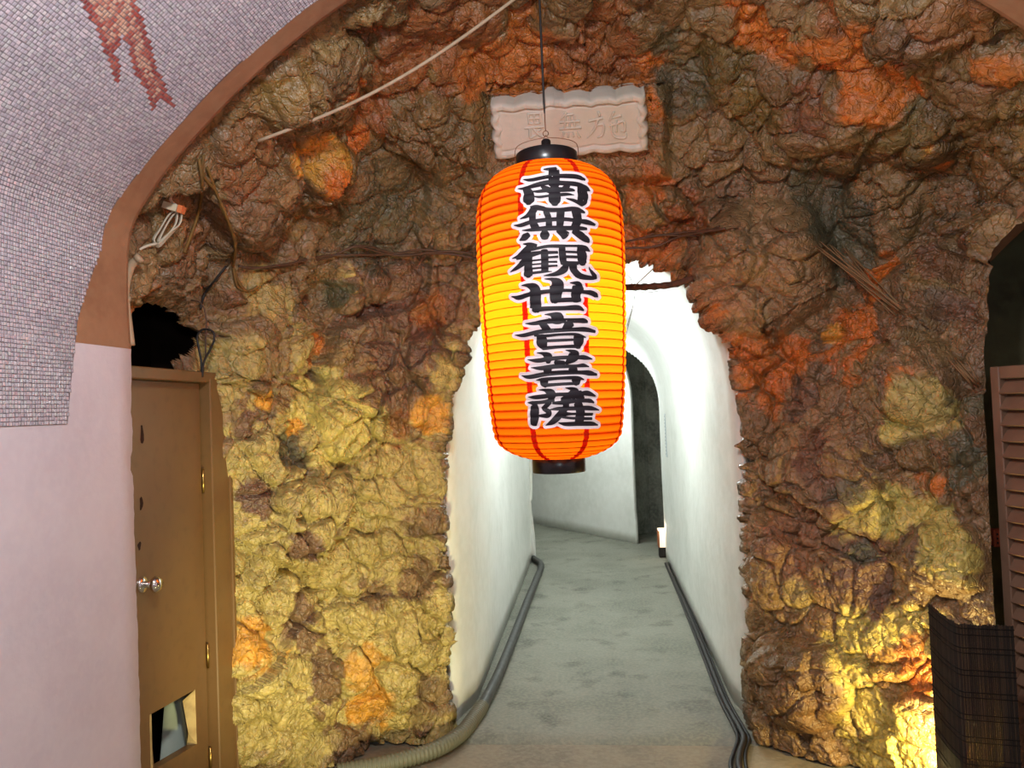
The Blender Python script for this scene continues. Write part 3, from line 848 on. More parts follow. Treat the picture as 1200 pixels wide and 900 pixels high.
# ------------------------------------------------------------------ the paper lantern
LY = 2.52
axis_top = on_y(641.5, 200, LY); axis_bot = on_y(654.5, 540, LY)
lx = (axis_top[0]+axis_bot[0])/2
pt = lambda v: on_y(641.5+(v-200)*13/340.0, v, LY)[2]
LC = np.array([lx, LY, 0.0])
dl = proj([lx, LY, 1.7])[2]
mpp = dl/FPX
prof_px = [(199, 38), (203, 52), (208, 62), (215, 71), (224, 78), (236, 83), (252, 86), (285, 87), (330, 86.5), (380, 85), (430, 82.5), (470, 79.5), (498, 76.5), (511, 74), (520, 68), (527, 58), (532, 46), (536, 32)]
pz = np.array([pt(v) for v, r in prof_px]); pr = np.array([r for v, r in prof_px])*mpp*0.985
ztop_l, zbot_l = pz[0], pz[-1]
# arc-length parameter so that the hoops sit evenly over shoulders too
arcp = np.concatenate([[0], np.cumsum(np.hypot(np.diff(pz), np.diff(pr)))])
NH = 42
def lan(sv):
    return np.interp(sv, arcp, pr), np.interp(sv, arcp, pz)
NSUB = 7
sv = np.linspace(0, arcp[-1], NH*NSUB+1)
rr0, zz0 = lan(sv)
rr0 = sm(rr0, 9); rr0[0], rr0[-1] = pr[0], pr[-1]
dr, dzv = np.gradient(rr0), np.gradient(zz0)
nl = np.hypot(dr, dzv); nr, nz_ = -dzv/nl, dr/nl
ph = (np.arange(NH*NSUB+1) % NSUB)/NSUB
bul = 0.0034*np.sin(ph*math.pi)**0.8
rr = rr0 + nr*bul; zz = zz0 + nz_*bul
def lan_r(zq):            # radius of the ribbed surface at a height
    return np.interp(-np.asarray(zq), -zz, rr)
lantern = thing('paper_lantern', 'glowing orange paper lantern with black vertical lettering hanging before the passage', 'lantern', (lx, LY, zbot_l-0.05))
body = make('paper_shade', *lathe(LC, list(zip(rr, zz)), 128), M['paper'], lantern)
for i in range(0, NH+1):
    k = i*NSUB
    if rr0[k] < pr[0]*0.9: continue
    a = np.linspace(0, 2*math.pi, 73)[:-1]
    ring_r = rr0[k]-0.0018
    V, Fc = [], []
    for ia, aa in enumerate(a):
        for ib in range(5):
            b = 2*math.pi*ib/5
            V.append(LC+np.array([(ring_r+0.0012*math.cos(b))*math.cos(aa), (ring_r+0.0012*math.cos(b))*math.sin(aa), zz0[k]+0.0012*math.sin(b)]))
    for ia in range(72):
        for ib in range(5):
            Fc.append((ia*5+ib, ((ia+1) % 72)*5+ib, ((ia+1) % 72)*5+(ib+1) % 5, ia*5+(ib+1) % 5))
    make('hoop', V, Fc, M['bark'], body)
# red seams between the paper panels
for kk in range(8):
    th0 = math.radians(-90-18+45*kk)
    V, Fc = [], []
    for i in range(len(rr)):
        for sgn in (-1, 1):
            a = th0+sgn*0.0085/max(rr[i], 0.10)
            V.append(LC+np.array([(rr[i]+nr[i]*0.0006)*math.cos(a), (rr[i]+nr[i]*0.0006)*math.sin(a), zz[i]+nz_[i]*0.0006]))
    for i in range(len(rr)-1): Fc.append((2*i, 2*i+1, 2*i+3, 2*i+2))
    make('paper_seam', V, Fc, M['seam'], body)
# caps, bail, hanger
rt = 36*mpp; rbm = 31*mpp
zt0, zt1 = pt(202), pt(181)
make('top_cap', *join(lathe(LC, [(rt-0.006, zt0-0.01), (rt, zt0-0.008), (rt, zt1-0.002), (rt-0.002, zt1), (rt-0.007, zt1), (rt-0.008, zt1-0.004), (rt-0.008, zt1-0.012), (0.0, zt1-0.012)], 48)), M['black'], lantern)
zb0, zb1 = pt(534), pt(553)
LZ = 0.026
make('bottom_cap', *lathe(LC, [(rbm-0.005, zb0+0.006), (rbm, zb0+0.004), (rbm, zb1+0.002), (rbm-0.002, zb1), (rbm-0.007, zb1), (rbm-0.007, zb0+0.006)], 48), M['black'], lantern)
bw = rt+0.003
bail = [(-bw, zt0+0.006), (-bw, zt1+0.016), (-bw*0.84, zt1+0.038), (-bw*0.45, zt1+0.050), (-0.006, zt1+0.056), (0.0, zt1+0.064), (0.006, zt1+0.056), (bw*0.45, zt1+0.050), (bw*0.84, zt1+0.038), (bw, zt1+0.016), (bw, zt0+0.006)]
make('wire_bail', *tube([LC+np.array([u, -0.002, v]) for u, v in bail], 0.0014, 6, 0.008), M['wire'], lantern)
make('socket_knob', *lathe(LC, [(0.0, zt1+0.051), (0.011, zt1+0.050), (0.016, zt1+0.044), (0.016, zt1+0.032), (0.020, zt1+0.027), (0.020, zt1-0.012)], 20), M['black'], lantern)
ring_c = LC+np.array([0, 0, zt1+0.070])
make('hook_ring', *tube([ring_c+0.009*np.array([math.cos(a), 0, math.sin(a)]) for a in np.linspace(0, 2*math.pi, 17)], 0.0014, 6, 0.004), M['wire'], lantern)
zc_ = zt1+0.078
make('hanging_wire', *tube([LC+np.array([0, 0, zc_]), LC+np.array([-0.001, 0, zc_+0.07])], 0.0018, 6, 0.02), M['wire'], lantern)
make('hanging_cord', *tube([LC+np.array([-0.001, 0, zc_+0.06]), LC+np.array([-0.002, 0, zc_+0.20]), LC+np.array([-0.003, 0, 3.12])], 0.0042, 8, 0.04, rfun=lambda f, i: 0.55 if f < 0.05 else 1.0), M['cord_black'], lantern)
# the bulb's light inside
bl = lamp('lantern_bulb_light', 'POINT', (lx, LY, pt(368)), 12.5, (1.0, 0.93, 0.80), 0.05)

# lettering, brush stroke by brush stroke (x, y, width) in tenths of a frame pixel within each character's box
glyphs = [
 (210, [[(455,108,12),(520,112,48),(600,135,120)], [(590,120,135),(585,200,138),(582,320,128)], [(590,352,105),(588,430,135),(588,515,135),(588,560,70)],
   [(205,228,14),(310,245,50),(515,215,52),(650,205,58),(850,200,66),(930,218,60),(948,235,30)],
   [(150,340,10),(230,345,40),(400,312,62),(520,290,58),(700,297,60),(850,300,62),(940,335,84),(998,362,14)],
   [(245,350,70),(285,420,120),(290,500,132),(290,540,60)], [(905,330,110),(910,420,120),(902,500,112),(880,548,60)], [(720,482,10),(800,500,40),(880,530,60)],
   [(440,335,40),(490,370,70),(560,400,70)], [(330,392,14),(400,396,35),(520,385,50),(660,378,60),(780,375,42),(820,380,20)],
   [(745,320,60),(705,365,70)], [(345,455,16),(420,466,30),(520,455,30),(660,440,42),(740,432,36),(808,438,8)]]),
 (255, [[(190,215,10),(270,190,45),(340,130,90),(370,95,60)], [(310,85,16),(370,95,60),(450,112,56),(500,130,58),(650,130,54),(800,112,56),(870,125,62),(925,145,26)],
   [(120,285,10),(200,292,44),(330,262,50),(500,245,52),(700,238,50),(850,250,46),(950,255,62),(1042,275,28)],
   [(215,355,10),(320,356,42),(500,345,60),(700,342,56),(870,335,52),(945,335,34)],
   [(335,150,80),(335,250,80),(370,345,100)], [(490,150,70),(520,235,70),(522,345,76)], [(655,150,90),(650,235,90),(645,345,72)], [(825,140,100),(845,230,100),(810,345,90)],
   [(188,468,22),(240,440,84),(290,410,60)], [(475,372,60),(475,420,112),(475,462,80)], [(620,372,46),(680,405,92),(710,430,112)], [(800,372,60),(880,420,92),(945,462,72),(975,490,26)]]),
 (295, [[(225,78,10),(300,88,44),(378,108,44)], [(320,108,96),(255,165,84),(180,212,58),(95,237,8)], [(150,240,40),(300,212,66),(425,190,40)],
   [(330,150,34),(500,120,38),(640,118,42),(720,110,24)], [(70,390,8),(150,352,48),(230,292,80),(310,235,60)],
   [(290,230,90),(285,330,92),(285,440,104),(285,465,54)], [(470,170,84),(475,280,86),(475,405,84)],
   [(330,279,18),(440,272,18)], [(330,325,20),(440,320,20)], [(330,371,20),(440,366,20)], [(320,425,32),(450,415,30),(555,412,8)],
   [(500,192,38),(620,190,34)], [(510,248,24),(622,242,28)], [(510,300,22),(612,300,28)], [(510,350,26),(615,345,24)],
   [(670,120,72),(675,220,82),(690,320,76)], [(878,110,80),(893,200,110),(900,300,92),(905,325,56)], [(850,105,30),(930,130,62),(988,160,10)],
   [(690,115,30),(850,108,30)], [(700,182,30),(840,182,30)], [(700,240,32),(840,238,32)], [(700,312,44),(850,310,44)],
   [(720,330,60),(690,390,84),(600,440,52),(465,460,8)], [(790,330,92),(810,400,84),(880,460,70),(1000,472,50),(1065,460,36)], [(1045,450,50),(1005,400,40),(975,345,6)]]),
 (335, [[(80,245,12),(170,265,55),(290,235,50),(430,215,50),(530,205,46),(680,195,38),(790,195,38),(920,205,42),(1000,210,58),(1060,235,60),(1080,250,24)],
   [(205,125,10),(280,130,52),(355,175,125),(365,300,130),(365,400,130),(350,432,60)], [(350,415,62),(500,405,52),(700,400,52),(850,392,62),(920,420,20)],
   [(470,60,8),(560,70,52),(610,125,160),(600,230,142),(595,310,120),(600,335,50)], [(760,105,10),(845,112,60),(852,160,132),(830,230,112),(830,310,102)], [(600,312,50),(740,303,52),(880,300,46)]]),
 (370, [[(470,92,8),(550,95,52),(600,130,172),(600,165,178)], [(240,188,8),(340,192,42),(500,172,56),(700,165,56),(850,160,56),(920,160,60),(965,168,36)],
   [(420,195,46),(470,232,84),(525,275,56)], [(770,190,100),(730,230,92),(690,265,50)], [(110,318,8),(220,325,46),(400,292,52),(600,277,48),(800,265,46),(940,260,56),(1055,278,38)],
   [(350,332,26),(480,338,34),(650,324,30),(840,320,32),(950,352,14)], [(430,345,112),(440,420,132),(470,485,64)], [(870,345,124),(862,420,112),(860,475,60)],
   [(500,396,36),(650,390,36),(800,382,32)], [(460,482,44),(650,467,36),(850,458,42)]]),
 (410, [[(260,175,8),(380,187,50),(560,165,50),(720,152,44),(850,150,44),(940,150,56),(1028,166,14)], [(375,98,8),(450,108,42),(505,150,112),(510,212,52)],
   [(715,68,8),(780,80,44),(820,115,112),(795,155,120),(720,225,36)], [(300,268,8),(420,276,50),(580,257,52),(720,255,44),(850,250,38),(930,242,46),(992,256,14)],
   [(590,205,46),(640,222,74),(700,218,56)], [(470,290,70),(530,312,84)], [(830,272,80),(780,312,84)],
   [(175,360,8),(280,376,50),(500,342,52),(700,327,52),(900,325,46),(1000,330,62),(1092,346,28)],
   [(360,415,8),(450,407,42),(650,392,36),(850,387,42),(938,407,14)], [(450,412,92),(460,450,102),(480,488,50)], [(850,398,112),(840,440,102),(830,462,60)], [(460,476,42),(650,462,36),(850,452,36)]]),
 (450, [[(255,175,8),(340,178,46),(500,162,52),(620,146,44),(760,142,44),(900,132,44),(990,130,62),(1084,162,18)], [(390,92,8),(470,98,42),(540,140,114),(540,200,76)],
   [(715,68,8),(800,85,54),(830,130,124),(740,185,90),(680,215,70)], [(870,140,120),(930,210,70)],
   [(245,240,10),(320,252,62),(330,320,112),(322,430,112),(310,498,84)], [(330,242,42),(450,232,42),(570,205,54)], [(525,230,62),(470,285,54),(430,312,42)], [(440,312,42),(510,350,66),(490,390,62),(390,396,30)],
   [(560,245,30),(690,240,50),(800,225,46),(940,215,46),(1020,218,50),(1068,240,20)], [(690,210,76),(725,285,76),(640,390,84),(560,460,70),(465,508,8)],
   [(520,322,12),(620,312,40),(760,308,46),(880,306,46)], [(870,250,100),(905,350,112),(890,485,112)], [(900,300,52),(1040,305,52),(1138,326,14)], [(900,375,40),(1062,376,34)], [(900,426,36),(1052,426,34)],
   [(700,372,60),(780,371,32),(880,370,26)], [(680,408,30),(800,420,32),(880,420,30)], [(630,475,12),(720,490,46),(880,486,52),(1050,486,52),(1138,502,18)]]),
]
c2, s2 = math.cos(math.radians(2.2)), math.sin(math.radians(2.2))
def to_lantern(zx, zy, oy):
    """character box coordinates -> angle on the lantern and height"""
    ix, iy = 600+zx/10.909, oy+zy/10.909
    dx, dy_ = ix-648.0, iy-370.0
    u = dx*c2 - dy_*s2; v = dx*s2 + dy_*c2
    zc = pt(370.0) - v*mpp*1.0
    return u*mpp, zc
def stroke_strip(pts, oy, grow, lift, nx=5):
    pts = np.array(pts, float)
    sp = smooth_path(pts, 6.0)
    P, W = sp[:, :2], np.clip(sp[:, 2], 2, None)/2
    Tn = np.gradient(P, axis=0); Tn /= np.linalg.norm(Tn, axis=1)[:, None]+1e-9
    # rounded ends, and growth for the pale border
    def cap(p, tdir, w0):
        e, ww = [], []
        rad_ = max(w0*0.45, 1.0)+grow*1.0
        for q in (1.0, 0.94, 0.8, 0.55, 0.28):
            e.append(p+tdir*rad_*q); ww.append((w0+grow)*math.sqrt(max(0, 1-q*q)) + 0.3)
        return e, ww
    e0, w0 = cap(P[0], -Tn[0], W[0]); e1, w1 = cap(P[-1], Tn[-1], W[-1])
    P = np.vstack([e0, P, e1[::-1]]); W = np.concatenate([w0, W+grow, w1[::-1]])
    Tn = np.gradient(P, axis=0); Tn /= np.linalg.norm(Tn, axis=1)[:, None]+1e-9
    Nn_ = np.stack([-Tn[:, 1], Tn[:, 0]], 1)
    V, Fc = [], []
    for i in range(len(P)):
        for k in range(nx):
            q = P[i]+Nn_[i]*W[i]*(2*k/(nx-1)-1)
            u, zc = to_lantern(q[0], q[1], oy)
            r = float(lan_r(zc))+lift
            th_ = math.asin(max(-0.97, min(0.97, u/float(lan_r(pt(360))))))
            V.append((LC[0]+r*math.sin(th_), LC[1]-r*math.cos(th_), zc))
    for i in range(len(P)-1):
        for k in range(nx-1):
            Fc.append((i*nx+k, i*nx+k+1, (i+1)*nx+k+1, (i+1)*nx+k))
    return V, Fc
for gi, (oy, strokes) in enumerate(glyphs):
    ch = make('character', *join(*[stroke_strip(sk, oy, 0, 0.0022, 7) for sk in strokes]), M['ink'], body)
    ch['label'] = 'black brush character with a pale border'
    make('pale_border', *join(*[stroke_strip(sk, oy, 36, 0.0012, 9) for sk in strokes]), M['halo'], body)

# ------------------------------------------------------------------ stone plaque over the mouth
plaque = thing('stone_plaque', 'pale scalloped stone plaque with carved characters above the passage mouth', 'plaque', (cor[3]+cor[2])/2)
def bil(a, b):
    return (1-a)*(1-b)*cor[0] + a*(1-b)*cor[1] + a*b*cor[2] + (1-a)*b*cor[3]
NX, NZ = 150, 64
V = []
rngp = np.random.default_rng(4)
for i in range(NX+1):
    for j in range(NZ+1):
        a, b = i/NX, j/NZ
        # scalloped outline
        sx = 0.012*abs(math.sin(a*math.pi*6.5+0.4)); sz = 0.010*abs(math.sin(b*math.pi*4))
        aa = 0.5+(a-0.5)*(1-2*0.016*(1-abs(math.sin(b*math.pi*4.0+0.5)))-0.008*math.sin(17*b))
        bb = 0.5+(b-0.5)*(1-2*0.042*(1-abs(math.sin(a*math.pi*6.0+0.3)))-0.02*math.sin(11*a))
        p = bil(aa, bb)
        ex, ez = min(a, 1-a)*0.77, min(b, 1-b)*0.29
        e = min(ex, ez)
        h = 0.018 if e < 0.040 else 0.010
        if 0.036 < e < 0.046: h = 0.005
        if e < 0.012: h *= (e/0.012)**0.5
        if e < 0.036:      # rolled scallops of the frame
            h += 0.006*abs(math.sin(a*math.pi*13))*abs(math.sin(b*math.pi*5+0.5))
        if 0.36 < a < 0.42 and b < 0.16: h -= 0.015*(1-b/0.16)
        V.append(p+pn*h)
Fc = [(i*(NZ+1)+j, i*(NZ+1)+j+1, (i+1)*(NZ+1)+j+1, (i+1)*(NZ+1)+j) for i in range(NX) for j in range(NZ)]
nV = len(V)
rim = [i*(NZ+1) for i in range(NX+1)]+[NX*(NZ+1)+j for j in range(1, NZ+1)]+[i*(NZ+1)+NZ for i in range(NX-1, -1, -1)]+[j for j in range(NZ-1, 0, -1)]
for k in rim: V.append(np.array(V[k])-pn*0.09)
for k in range(len(rim)):
    k2 = (k+1) % len(rim); Fc.append((rim[k], rim[k2], nV+k2, nV+k))
slab_o = make('slab', V, Fc, M['plaque'], plaque)
carve = [
 [[(770,222,22),(778,250,20)], [(708,284,16),(800,262,20)], [(768,272,20),(745,335,20),(698,392,10)], [(756,312,16),(802,306,20),(796,368,20),(764,388,12)],
  [(872,220,20),(842,282,14)], [(850,264,14),(918,246,20)], [(838,314,14),(885,300,18),(932,286,20),(938,345,20),(912,342,10)], [(886,272,18),(886,352,18)], [(856,292,16),(856,350,18),(882,386,20),(940,388,20),(948,358,12)]],
 [[(566,226,20),(530,274,12)], [(546,246,16),(612,238,18)], [(524,292,14),(652,282,20)], [(520,334,14),(662,322,22)], [(560,250,16),(556,330,16)], [(588,248,16),(588,330,16)], [(614,246,16),(620,326,16)],
  [(552,352,14),(540,386,18)], [(576,354,14),(578,386,18)], [(602,350,14),(612,382,18)], [(628,346,14),(650,388,20)]],
 [[(318,238,16),(402,232,18)], [(322,240,16),(328,300,16)], [(400,234,18),(396,296,16)], [(328,268,14),(394,264,14)], [(328,300,14),(396,296,14)], [(360,238,16),(360,298,14)],
  [(296,328,14),(424,318,20)], [(330,330,18),(334,390,18)], [(334,392,18),(374,372,10)], [(352,328,16),(382,362,20),(432,394,14)], [(404,334,16),(374,356,12)]],
]
def on_plane(u, v):
    w_ = ray(u, v); return CAM + w_*(((cor[0]+pn*0.011-CAM) @ pn)/(w_ @ pn))
for strokes in carve:
    prt = []
    for sk in strokes:
        sp = smooth_path(np.array(sk, float), 6)
        P3 = np.array([on_plane(560+p[0]/5.4545, 90+p[1]/5.4545) for p in sp])
        prt.append(tube(P3, 0.0062, 6, raw=True, rfun=lambda f, i, sp=sp: sp[i][2]/20.0))
    make('carved_character', *join(*prt), M['plaque'], slab_o)

# ------------------------------------------------------------------ cords, cables and dry stems on the rock
def cable(name, label, pts, r, m, cat='cable', lift=None, seg=7, group=None):
    P = along(pts, (lift if lift is not None else r+0.006)) if not isinstance(pts, np.ndarray) else pts
    o = make(name, *tube(P, r, seg, 0.015), m)
    return tag(o, label, cat, group)
def strand_thing(name, label, cat, pts_list, r, m, lift=0.012):
    first = rock_at(*pts_list[0][0])
    t_ = thing(name, label, cat, first)
    for pts in pts_list:
        make('strand', *tube(along(pts, lift), r, 6, 0.015), m, t_)
    return t_
# pale cord slanting up to the vault
e0 = rock_at(306, 162, 0.03); e1 = on_y(612, -8, 2.55)
pc = []
for f_ in np.linspace(0, 1, 9):
    p = e0*(1-f_)+e1*f_; p[2] -= 0.055*math.sin(math.pi*f_)
    pc.append(p)
tag(make('pale_cord', *tube(pc, 0.0058, 8, 0.03), M['cord_white']), 'pale cord slanting across the upper left rock to the vault', 'cord')
# cable bundle with its tape
bc = rock_at(198, 262, 0.05)
bundle = thing('cable_bundle', 'coiled cream cable tied with tape, hung beside the arch on the left', 'cable', bc)
ppm = proj(bc)[2]/FPX
def bpt(u, v, dd=0.0):
    return bc + RT*(u-198)*ppm - UP*(v-262)*ppm - FW*dd
for k in range(6):
    d = (k % 3)*0.007; j1, j2 = (k-2.5)*1.7, random.uniform(-4, 4)
    loop = [bpt(214+j1, 244, d), bpt(203+j1, 252, d), bpt(189+k*1.6, 268, d), bpt(181+k*1.8, 280+k*0.8, d), bpt(187+k*1.2, 289-k*1.5, d), bpt(197+k*1.5, 279-k*1.5, d), bpt(207+k*1.6, 262, d), bpt(213+j1, 246, d)]
    make('cable_turn', *tube(loop, 0.0030, 6, 0.008), M['cable_white'], bundle)
make('tie_tape', *box(bpt(206, 244, 0.022), RT*8*ppm - UP*2.5*ppm, FW*0.016, UP*3.6*ppm+RT*1.2*ppm), M['tape'], bundle, smooth=False)
make('orange_tape_end', *box(bpt(217.5, 247, 0.022), RT*2.6*ppm - UP*0.8*ppm, FW*0.014, UP*4.2*ppm+RT*1.0*ppm), M['orange_tape'], bundle, smooth=False)
make('tail', *tube([bpt(190, 287, 0.03), bpt(181, 290, 0.04), bpt(172, 296, 0.05), bpt(164, 302, 0.06)], 0.0048, 6, 0.01), M['cable_white'], bundle)
make('lead', *tube([bpt(214, 244, 0.02), bpt(206, 236, 0.03), bpt(212, 224, 0.03), bpt(224, 210, 0.0)], 0.0052, 6, 0.01), M['cable_white'], bundle)
# conduit down the arch edge
cp = [rock_at(u, v, 0.02) for u, v in ((164, 302), (154, 312), (148, 330), (147, 348), (150, 372), (154, 400))]
yfix = min(p[1] for p in cp)
cp = [on_y(u, v, 2.30) for u, v in ((165, 301), (154, 311), (148, 330), (146.5, 348), (149, 372), (153, 405))]
cond = thing('conduit_pipe', 'tan conduit pipe bending down the edge of the arch', 'pipe', cp[-1])
pipe_o = make('pipe', *tube(cp, 0.0135, 10, 0.01), M['conduit'], cond)
for k in (0, 3):
    d = (cp[k+1]-cp[k]); d /= np.linalg.norm(d)
    make('collar', *tube([cp[k], cp[k]+d*0.016], 0.0165, 10, 0.01), M['conduit'], cond)
# dry vines on the left
strand_thing('dry_vine', 'twisted dry vine hanging down the left rock past the cable junction', 'vine',
             [[(241, 185), (243, 205), (252, 230), (262, 252), (270, 280), (274, 308)], [(245, 200), (256, 228), (266, 256), (273, 290), (277, 312)], [(238, 186), (240, 215), (234, 250), (226, 275), (218, 300)]], 0.0058, M['vine'])
strand_thing('dry_vine', 'bent dry vine tip below the cable junction at left', 'vine',
             [[(276, 316), (285, 330), (296, 341), (304, 340)], [(274, 318), (282, 332), (293, 342)]], 0.0058, M['vine'])
strand_thing('brown_cable', 'brown cable bundle running along the rock to the left side of the lantern', 'cable',
             [[(284, 315), (300, 315), (340, 313), (385, 304), (420, 295), (460, 293), (500, 297), (560, 300)], [(286, 318), (330, 316), (380, 307), (425, 292), (470, 294), (520, 302), (562, 306)], [(420, 294), (470, 297), (520, 298), (560, 296)]], 0.0056, M['brown_cable'], 0.034)
strand_thing('brown_cable', 'brown cable bundle crossing the orange rock at the right of the lantern', 'cable',
             [[(728, 284), (760, 281), (800, 274), (842, 267)], [(728, 296), (765, 293), (800, 281), (846, 264)], [(728, 287), (770, 279), (815, 271), (840, 262)]], 0.0050, M['brown_cable'], 0.018)
strand_thing('black_cable', 'thin dark cable slanting from the vine junction toward the door', 'cable', [[(268, 316), (256, 330), (244, 346), (240, 360)]], 0.005, M['cord_black'], 0.02)
# black loop of cable standing over the door
yl = dy(238, 430)[1]-0.08
lp = lambda u, v: on_y(u, v, yl)
loop_t = thing('cable_loop', 'black looped cable standing on top of the brown door', 'cable', lp(237, 441))
make('loop', *tube([lp(236, 442), lp(236, 425), lp(233, 408), lp(231, 394), lp(236, 387), lp(243, 386), lp(250, 389), lp(251, 398), lp(246, 410), lp(239, 424), lp(237, 442)], 0.0042, 7, 0.01), M['cord_black'], loop_t)
make('riser', *tube([lp(241, 420), lp(241, 400), lp(242, 380), lp(240, 364), lp(234, 354), lp(224, 352)], 0.003, 6, 0.01), M['brown_cable'], loop_t)
# straw bunches on the right rock
def straws(label, a, b, n_, spread, seed, lift):
    rs = random.Random(seed)
    t_ = thing('straw_bunch', label, 'straw', rock_at(*b))
    for k in range(n_):
        A_ = (a[0]+rs.uniform(-1, 1)*spread, a[1]+rs.uniform(-1, 1)*spread*0.6); B_ = (b[0]+rs.uniform(-1, 1)*spread*0.5, b[1]+rs.uniform(-1, 1)*spread*0.4)
        p0, p1 = rock_at(*A_, lift), rock_at(*B_, lift)
        mid = (p0+p1)/2 + (CAM-p0)*0.012
        make('straw', *tube([p0, mid, p1], 0.0026, 5, 0.03), M['straw'], t_)
    return t_
straws('bundle of dry straws lying on the rock right of the mouth', (972, 292), (1046, 362), 11, 16, 3, 0.02)
straws('small tuft of straws at the rock edge by the louvred shutter', (1118, 418), (1140, 452), 7, 9, 5, 0.03)

# ------------------------------------------------------------------ branch across the top of the mouth
bY = 3.50
branch = thing('dead_branch', 'dark dead branch with thin twigs crossing the top of the passage mouth', 'branch', on_y(800, 335, bY))
bp_ = [on_y(u, v, bY+0.02) for u, v in ((655, 345), (690, 342), (730, 337), (760, 336), (790, 333), (812, 326))]
make('stem', *tube(bp_, 0.0155, 9, 0.012, rfun=lambda f, i: 1+0.12*math.sin(i*1.7)+0.06*math.sin(i*4.1)), M['bark'], branch)
for pts in ([(743, 336), (760, 320), (780, 302), (798, 287)], [(741, 335), (739, 326), (735, 322)], [(744, 337), (744, 350), (738, 375), (733, 395)], [(745, 341), (758, 343), (772, 341)],
            [(744, 345), (741, 360), (735, 382)], [(740, 332), (737, 338), (733, 340)]):
    make('twig', *tube([on_y(u, v, bY-0.01) for u, v in pts], 0.0024 if pts[-1][1] < 300 else 0.0013, 5, 0.02), M['straw'] if pts[-1][1] < 300 else M['bark'], branch)

# ------------------------------------------------------------------ passage: hose, cables, lamp, strip
def fl(u, v, h): 
    p = on_z(u, v, h); return p
hose = thing('floor_hose', 'black hose lying along the foot of the left passage wall', 'hose', on_z(545, 862))
hp = [fl(631, 652, 0.03), fl(634, 662, 0.03), fl(629, 678, 0.03), fl(618, 705, 0.03), fl(600, 752, 0.03), fl(583, 793, 0.03), fl(563, 832, 0.032)]
hp[0] = np.array([-0.60, 7.45, 0.03])
make('hose_run', *tube(hp, 0.029, 12, 0.03), M['hose'], hose)
ch_ = [fl(565, 828, 0.032), fl(552, 846, 0.034), fl(540, 860, 0.034), fl(515, 876, 0.034), fl(480, 888, 0.03), fl(440, 897, 0.028), fl(395, 905, 0.028)]
make('corrugated_end', *tube(smooth_path(ch_, 0.0045), 0.033, 12, raw=True, rfun=lambda f, i: (1.0, 1.10, 1.0, 0.90)[i % 4]), M['hose_grey'], hose)
for k, (du, r, lab) in enumerate(((0, 0.014, 'thicker black cable along the foot of the right passage wall'), (-5, 0.009, 'thin black cable on the floor next to the right passage wall'), (4, 0.008, 'thin black cable pressed against the right passage wall'))):
    pts = [fl(781+du*0.3, 660, r), fl(790+du*0.4, 680, r), fl(806+du*0.7, 715, r), fl(828+du*0.9, 768, r), fl(848+du, 818, r), fl(866+du*1.2, 852, r+0.002), fl(872+du*1.5, 866, r+0.004), fl(868+du*1.5, 880, r), fl(866+du*2, 897, r), fl(872+du*2, 915, r)]
    o = make('floor_cable', *tube(pts, r, 8, 0.03), M['cord_black']); tag(o, lab, 'cable', 'cables along the right passage wall')
lc = on_z(782, 652); lc = lc + np.array([-0.03, 0.0, 0.0])
lampt = thing('passage_lamp', 'small lit floor lamp against the right passage wall by the niche', 'lamp', lc)
s_ = 0.048
make('base', *bevbox(lc+[0, 0, 0.05], (0.05, 0, 0), (0, 0.05, 0), (0, 0, 0.05), 0.006), M['lamp_dark'], lampt, smooth=False)
make('shade', *bevbox(lc+[0, 0, 0.175], (s_, 0, 0), (0, s_, 0), (0, 0, 0.085), 0.004), M['lamp_glow'], lampt, smooth=False)
for sx in (-1, 1):
    for sy in (-1, 1):
        make('corner_post', *box(lc+[sx*s_, sy*s_, 0.175], (0.007, 0, 0), (0, 0.007, 0), (0, 0, 0.078)), M['copper_strip'], lampt, smooth=False)
make('top_plate', *bevbox(lc+[0, 0, 0.263], (s_+0.004, 0, 0), (0, s_+0.004, 0), (0, 0, 0.006), 0.003), M['lamp_glow'], lampt, smooth=False)
lamp('passage_lamp_light', 'POINT', tuple(lc+[0.0, -0.10, 0.30]), 1.0, (1.0, 0.80, 0.58), 0.05)
sp_ = on_x(780.5, 510, 0.655)
strip = thing('wall_gauge', 'thin pale gauge strip fixed on the right passage wall beside the dark niche', 'gauge', sp_)
make('plate', *bevbox(sp_, (0.006, 0, 0), (0, 0.03, 0), (0, 0, 0.19), 0.002), M['strip_grey'], strip, smooth=False)
for k in range(12):
    make('tick', *box(sp_+[-0.0068, 0.008, -0.165+0.03*k], (0.0006, 0, 0), (0, 0.014, 0), (0, 0, 0.003)), M['cord_black'], strip, smooth=False)

# ------------------------------------------------------------------ louvred shutter on the right
E0 = on_y(1165, 430, 2.92); E0b = on_y(1190, 900, 2.92)
ex0, ey0 = (E0[0]+E0b[0])/2, 2.92
dv_ = np.array([0.36, -0.933, 0.0]); nv_ = np.array([-0.933, -0.36, 0.0])
ztop_s = E0[2]
sh_base = np.array([ex0, ey0, 0.0])
shut = thing('louvred_shutter', 'brown louvred wooden shutter leaning open at the right edge', 'shutter', sh_base)
Wd = 0.50
make('stile', *bevbox(sh_base+dv_*0.018+[0, 0, ztop_s/2], dv_*0.018, nv_*0.018, np.array([0, 0, ztop_s/2]), 0.003), M['shutter'], shut, smooth=False)
make('stile', *bevbox(sh_base+dv_*(Wd-0.02)+[0, 0, ztop_s/2], dv_*0.02, nv_*0.018, np.array([0, 0, ztop_s/2]), 0.003), M['shutter'], shut, smooth=False)
for zc in (ztop_s-0.022, 0.05):
    make('rail', *bevbox(sh_base+dv_*(Wd/2)+[0, 0, zc], dv_*(Wd/2-0.036), nv_*0.017, np.array([0, 0, 0.022 if zc > 1 else 0.05]), 0.003), M['shutter'], shut, smooth=False)
zz_ = ztop_s-0.072
sl = 0.0565
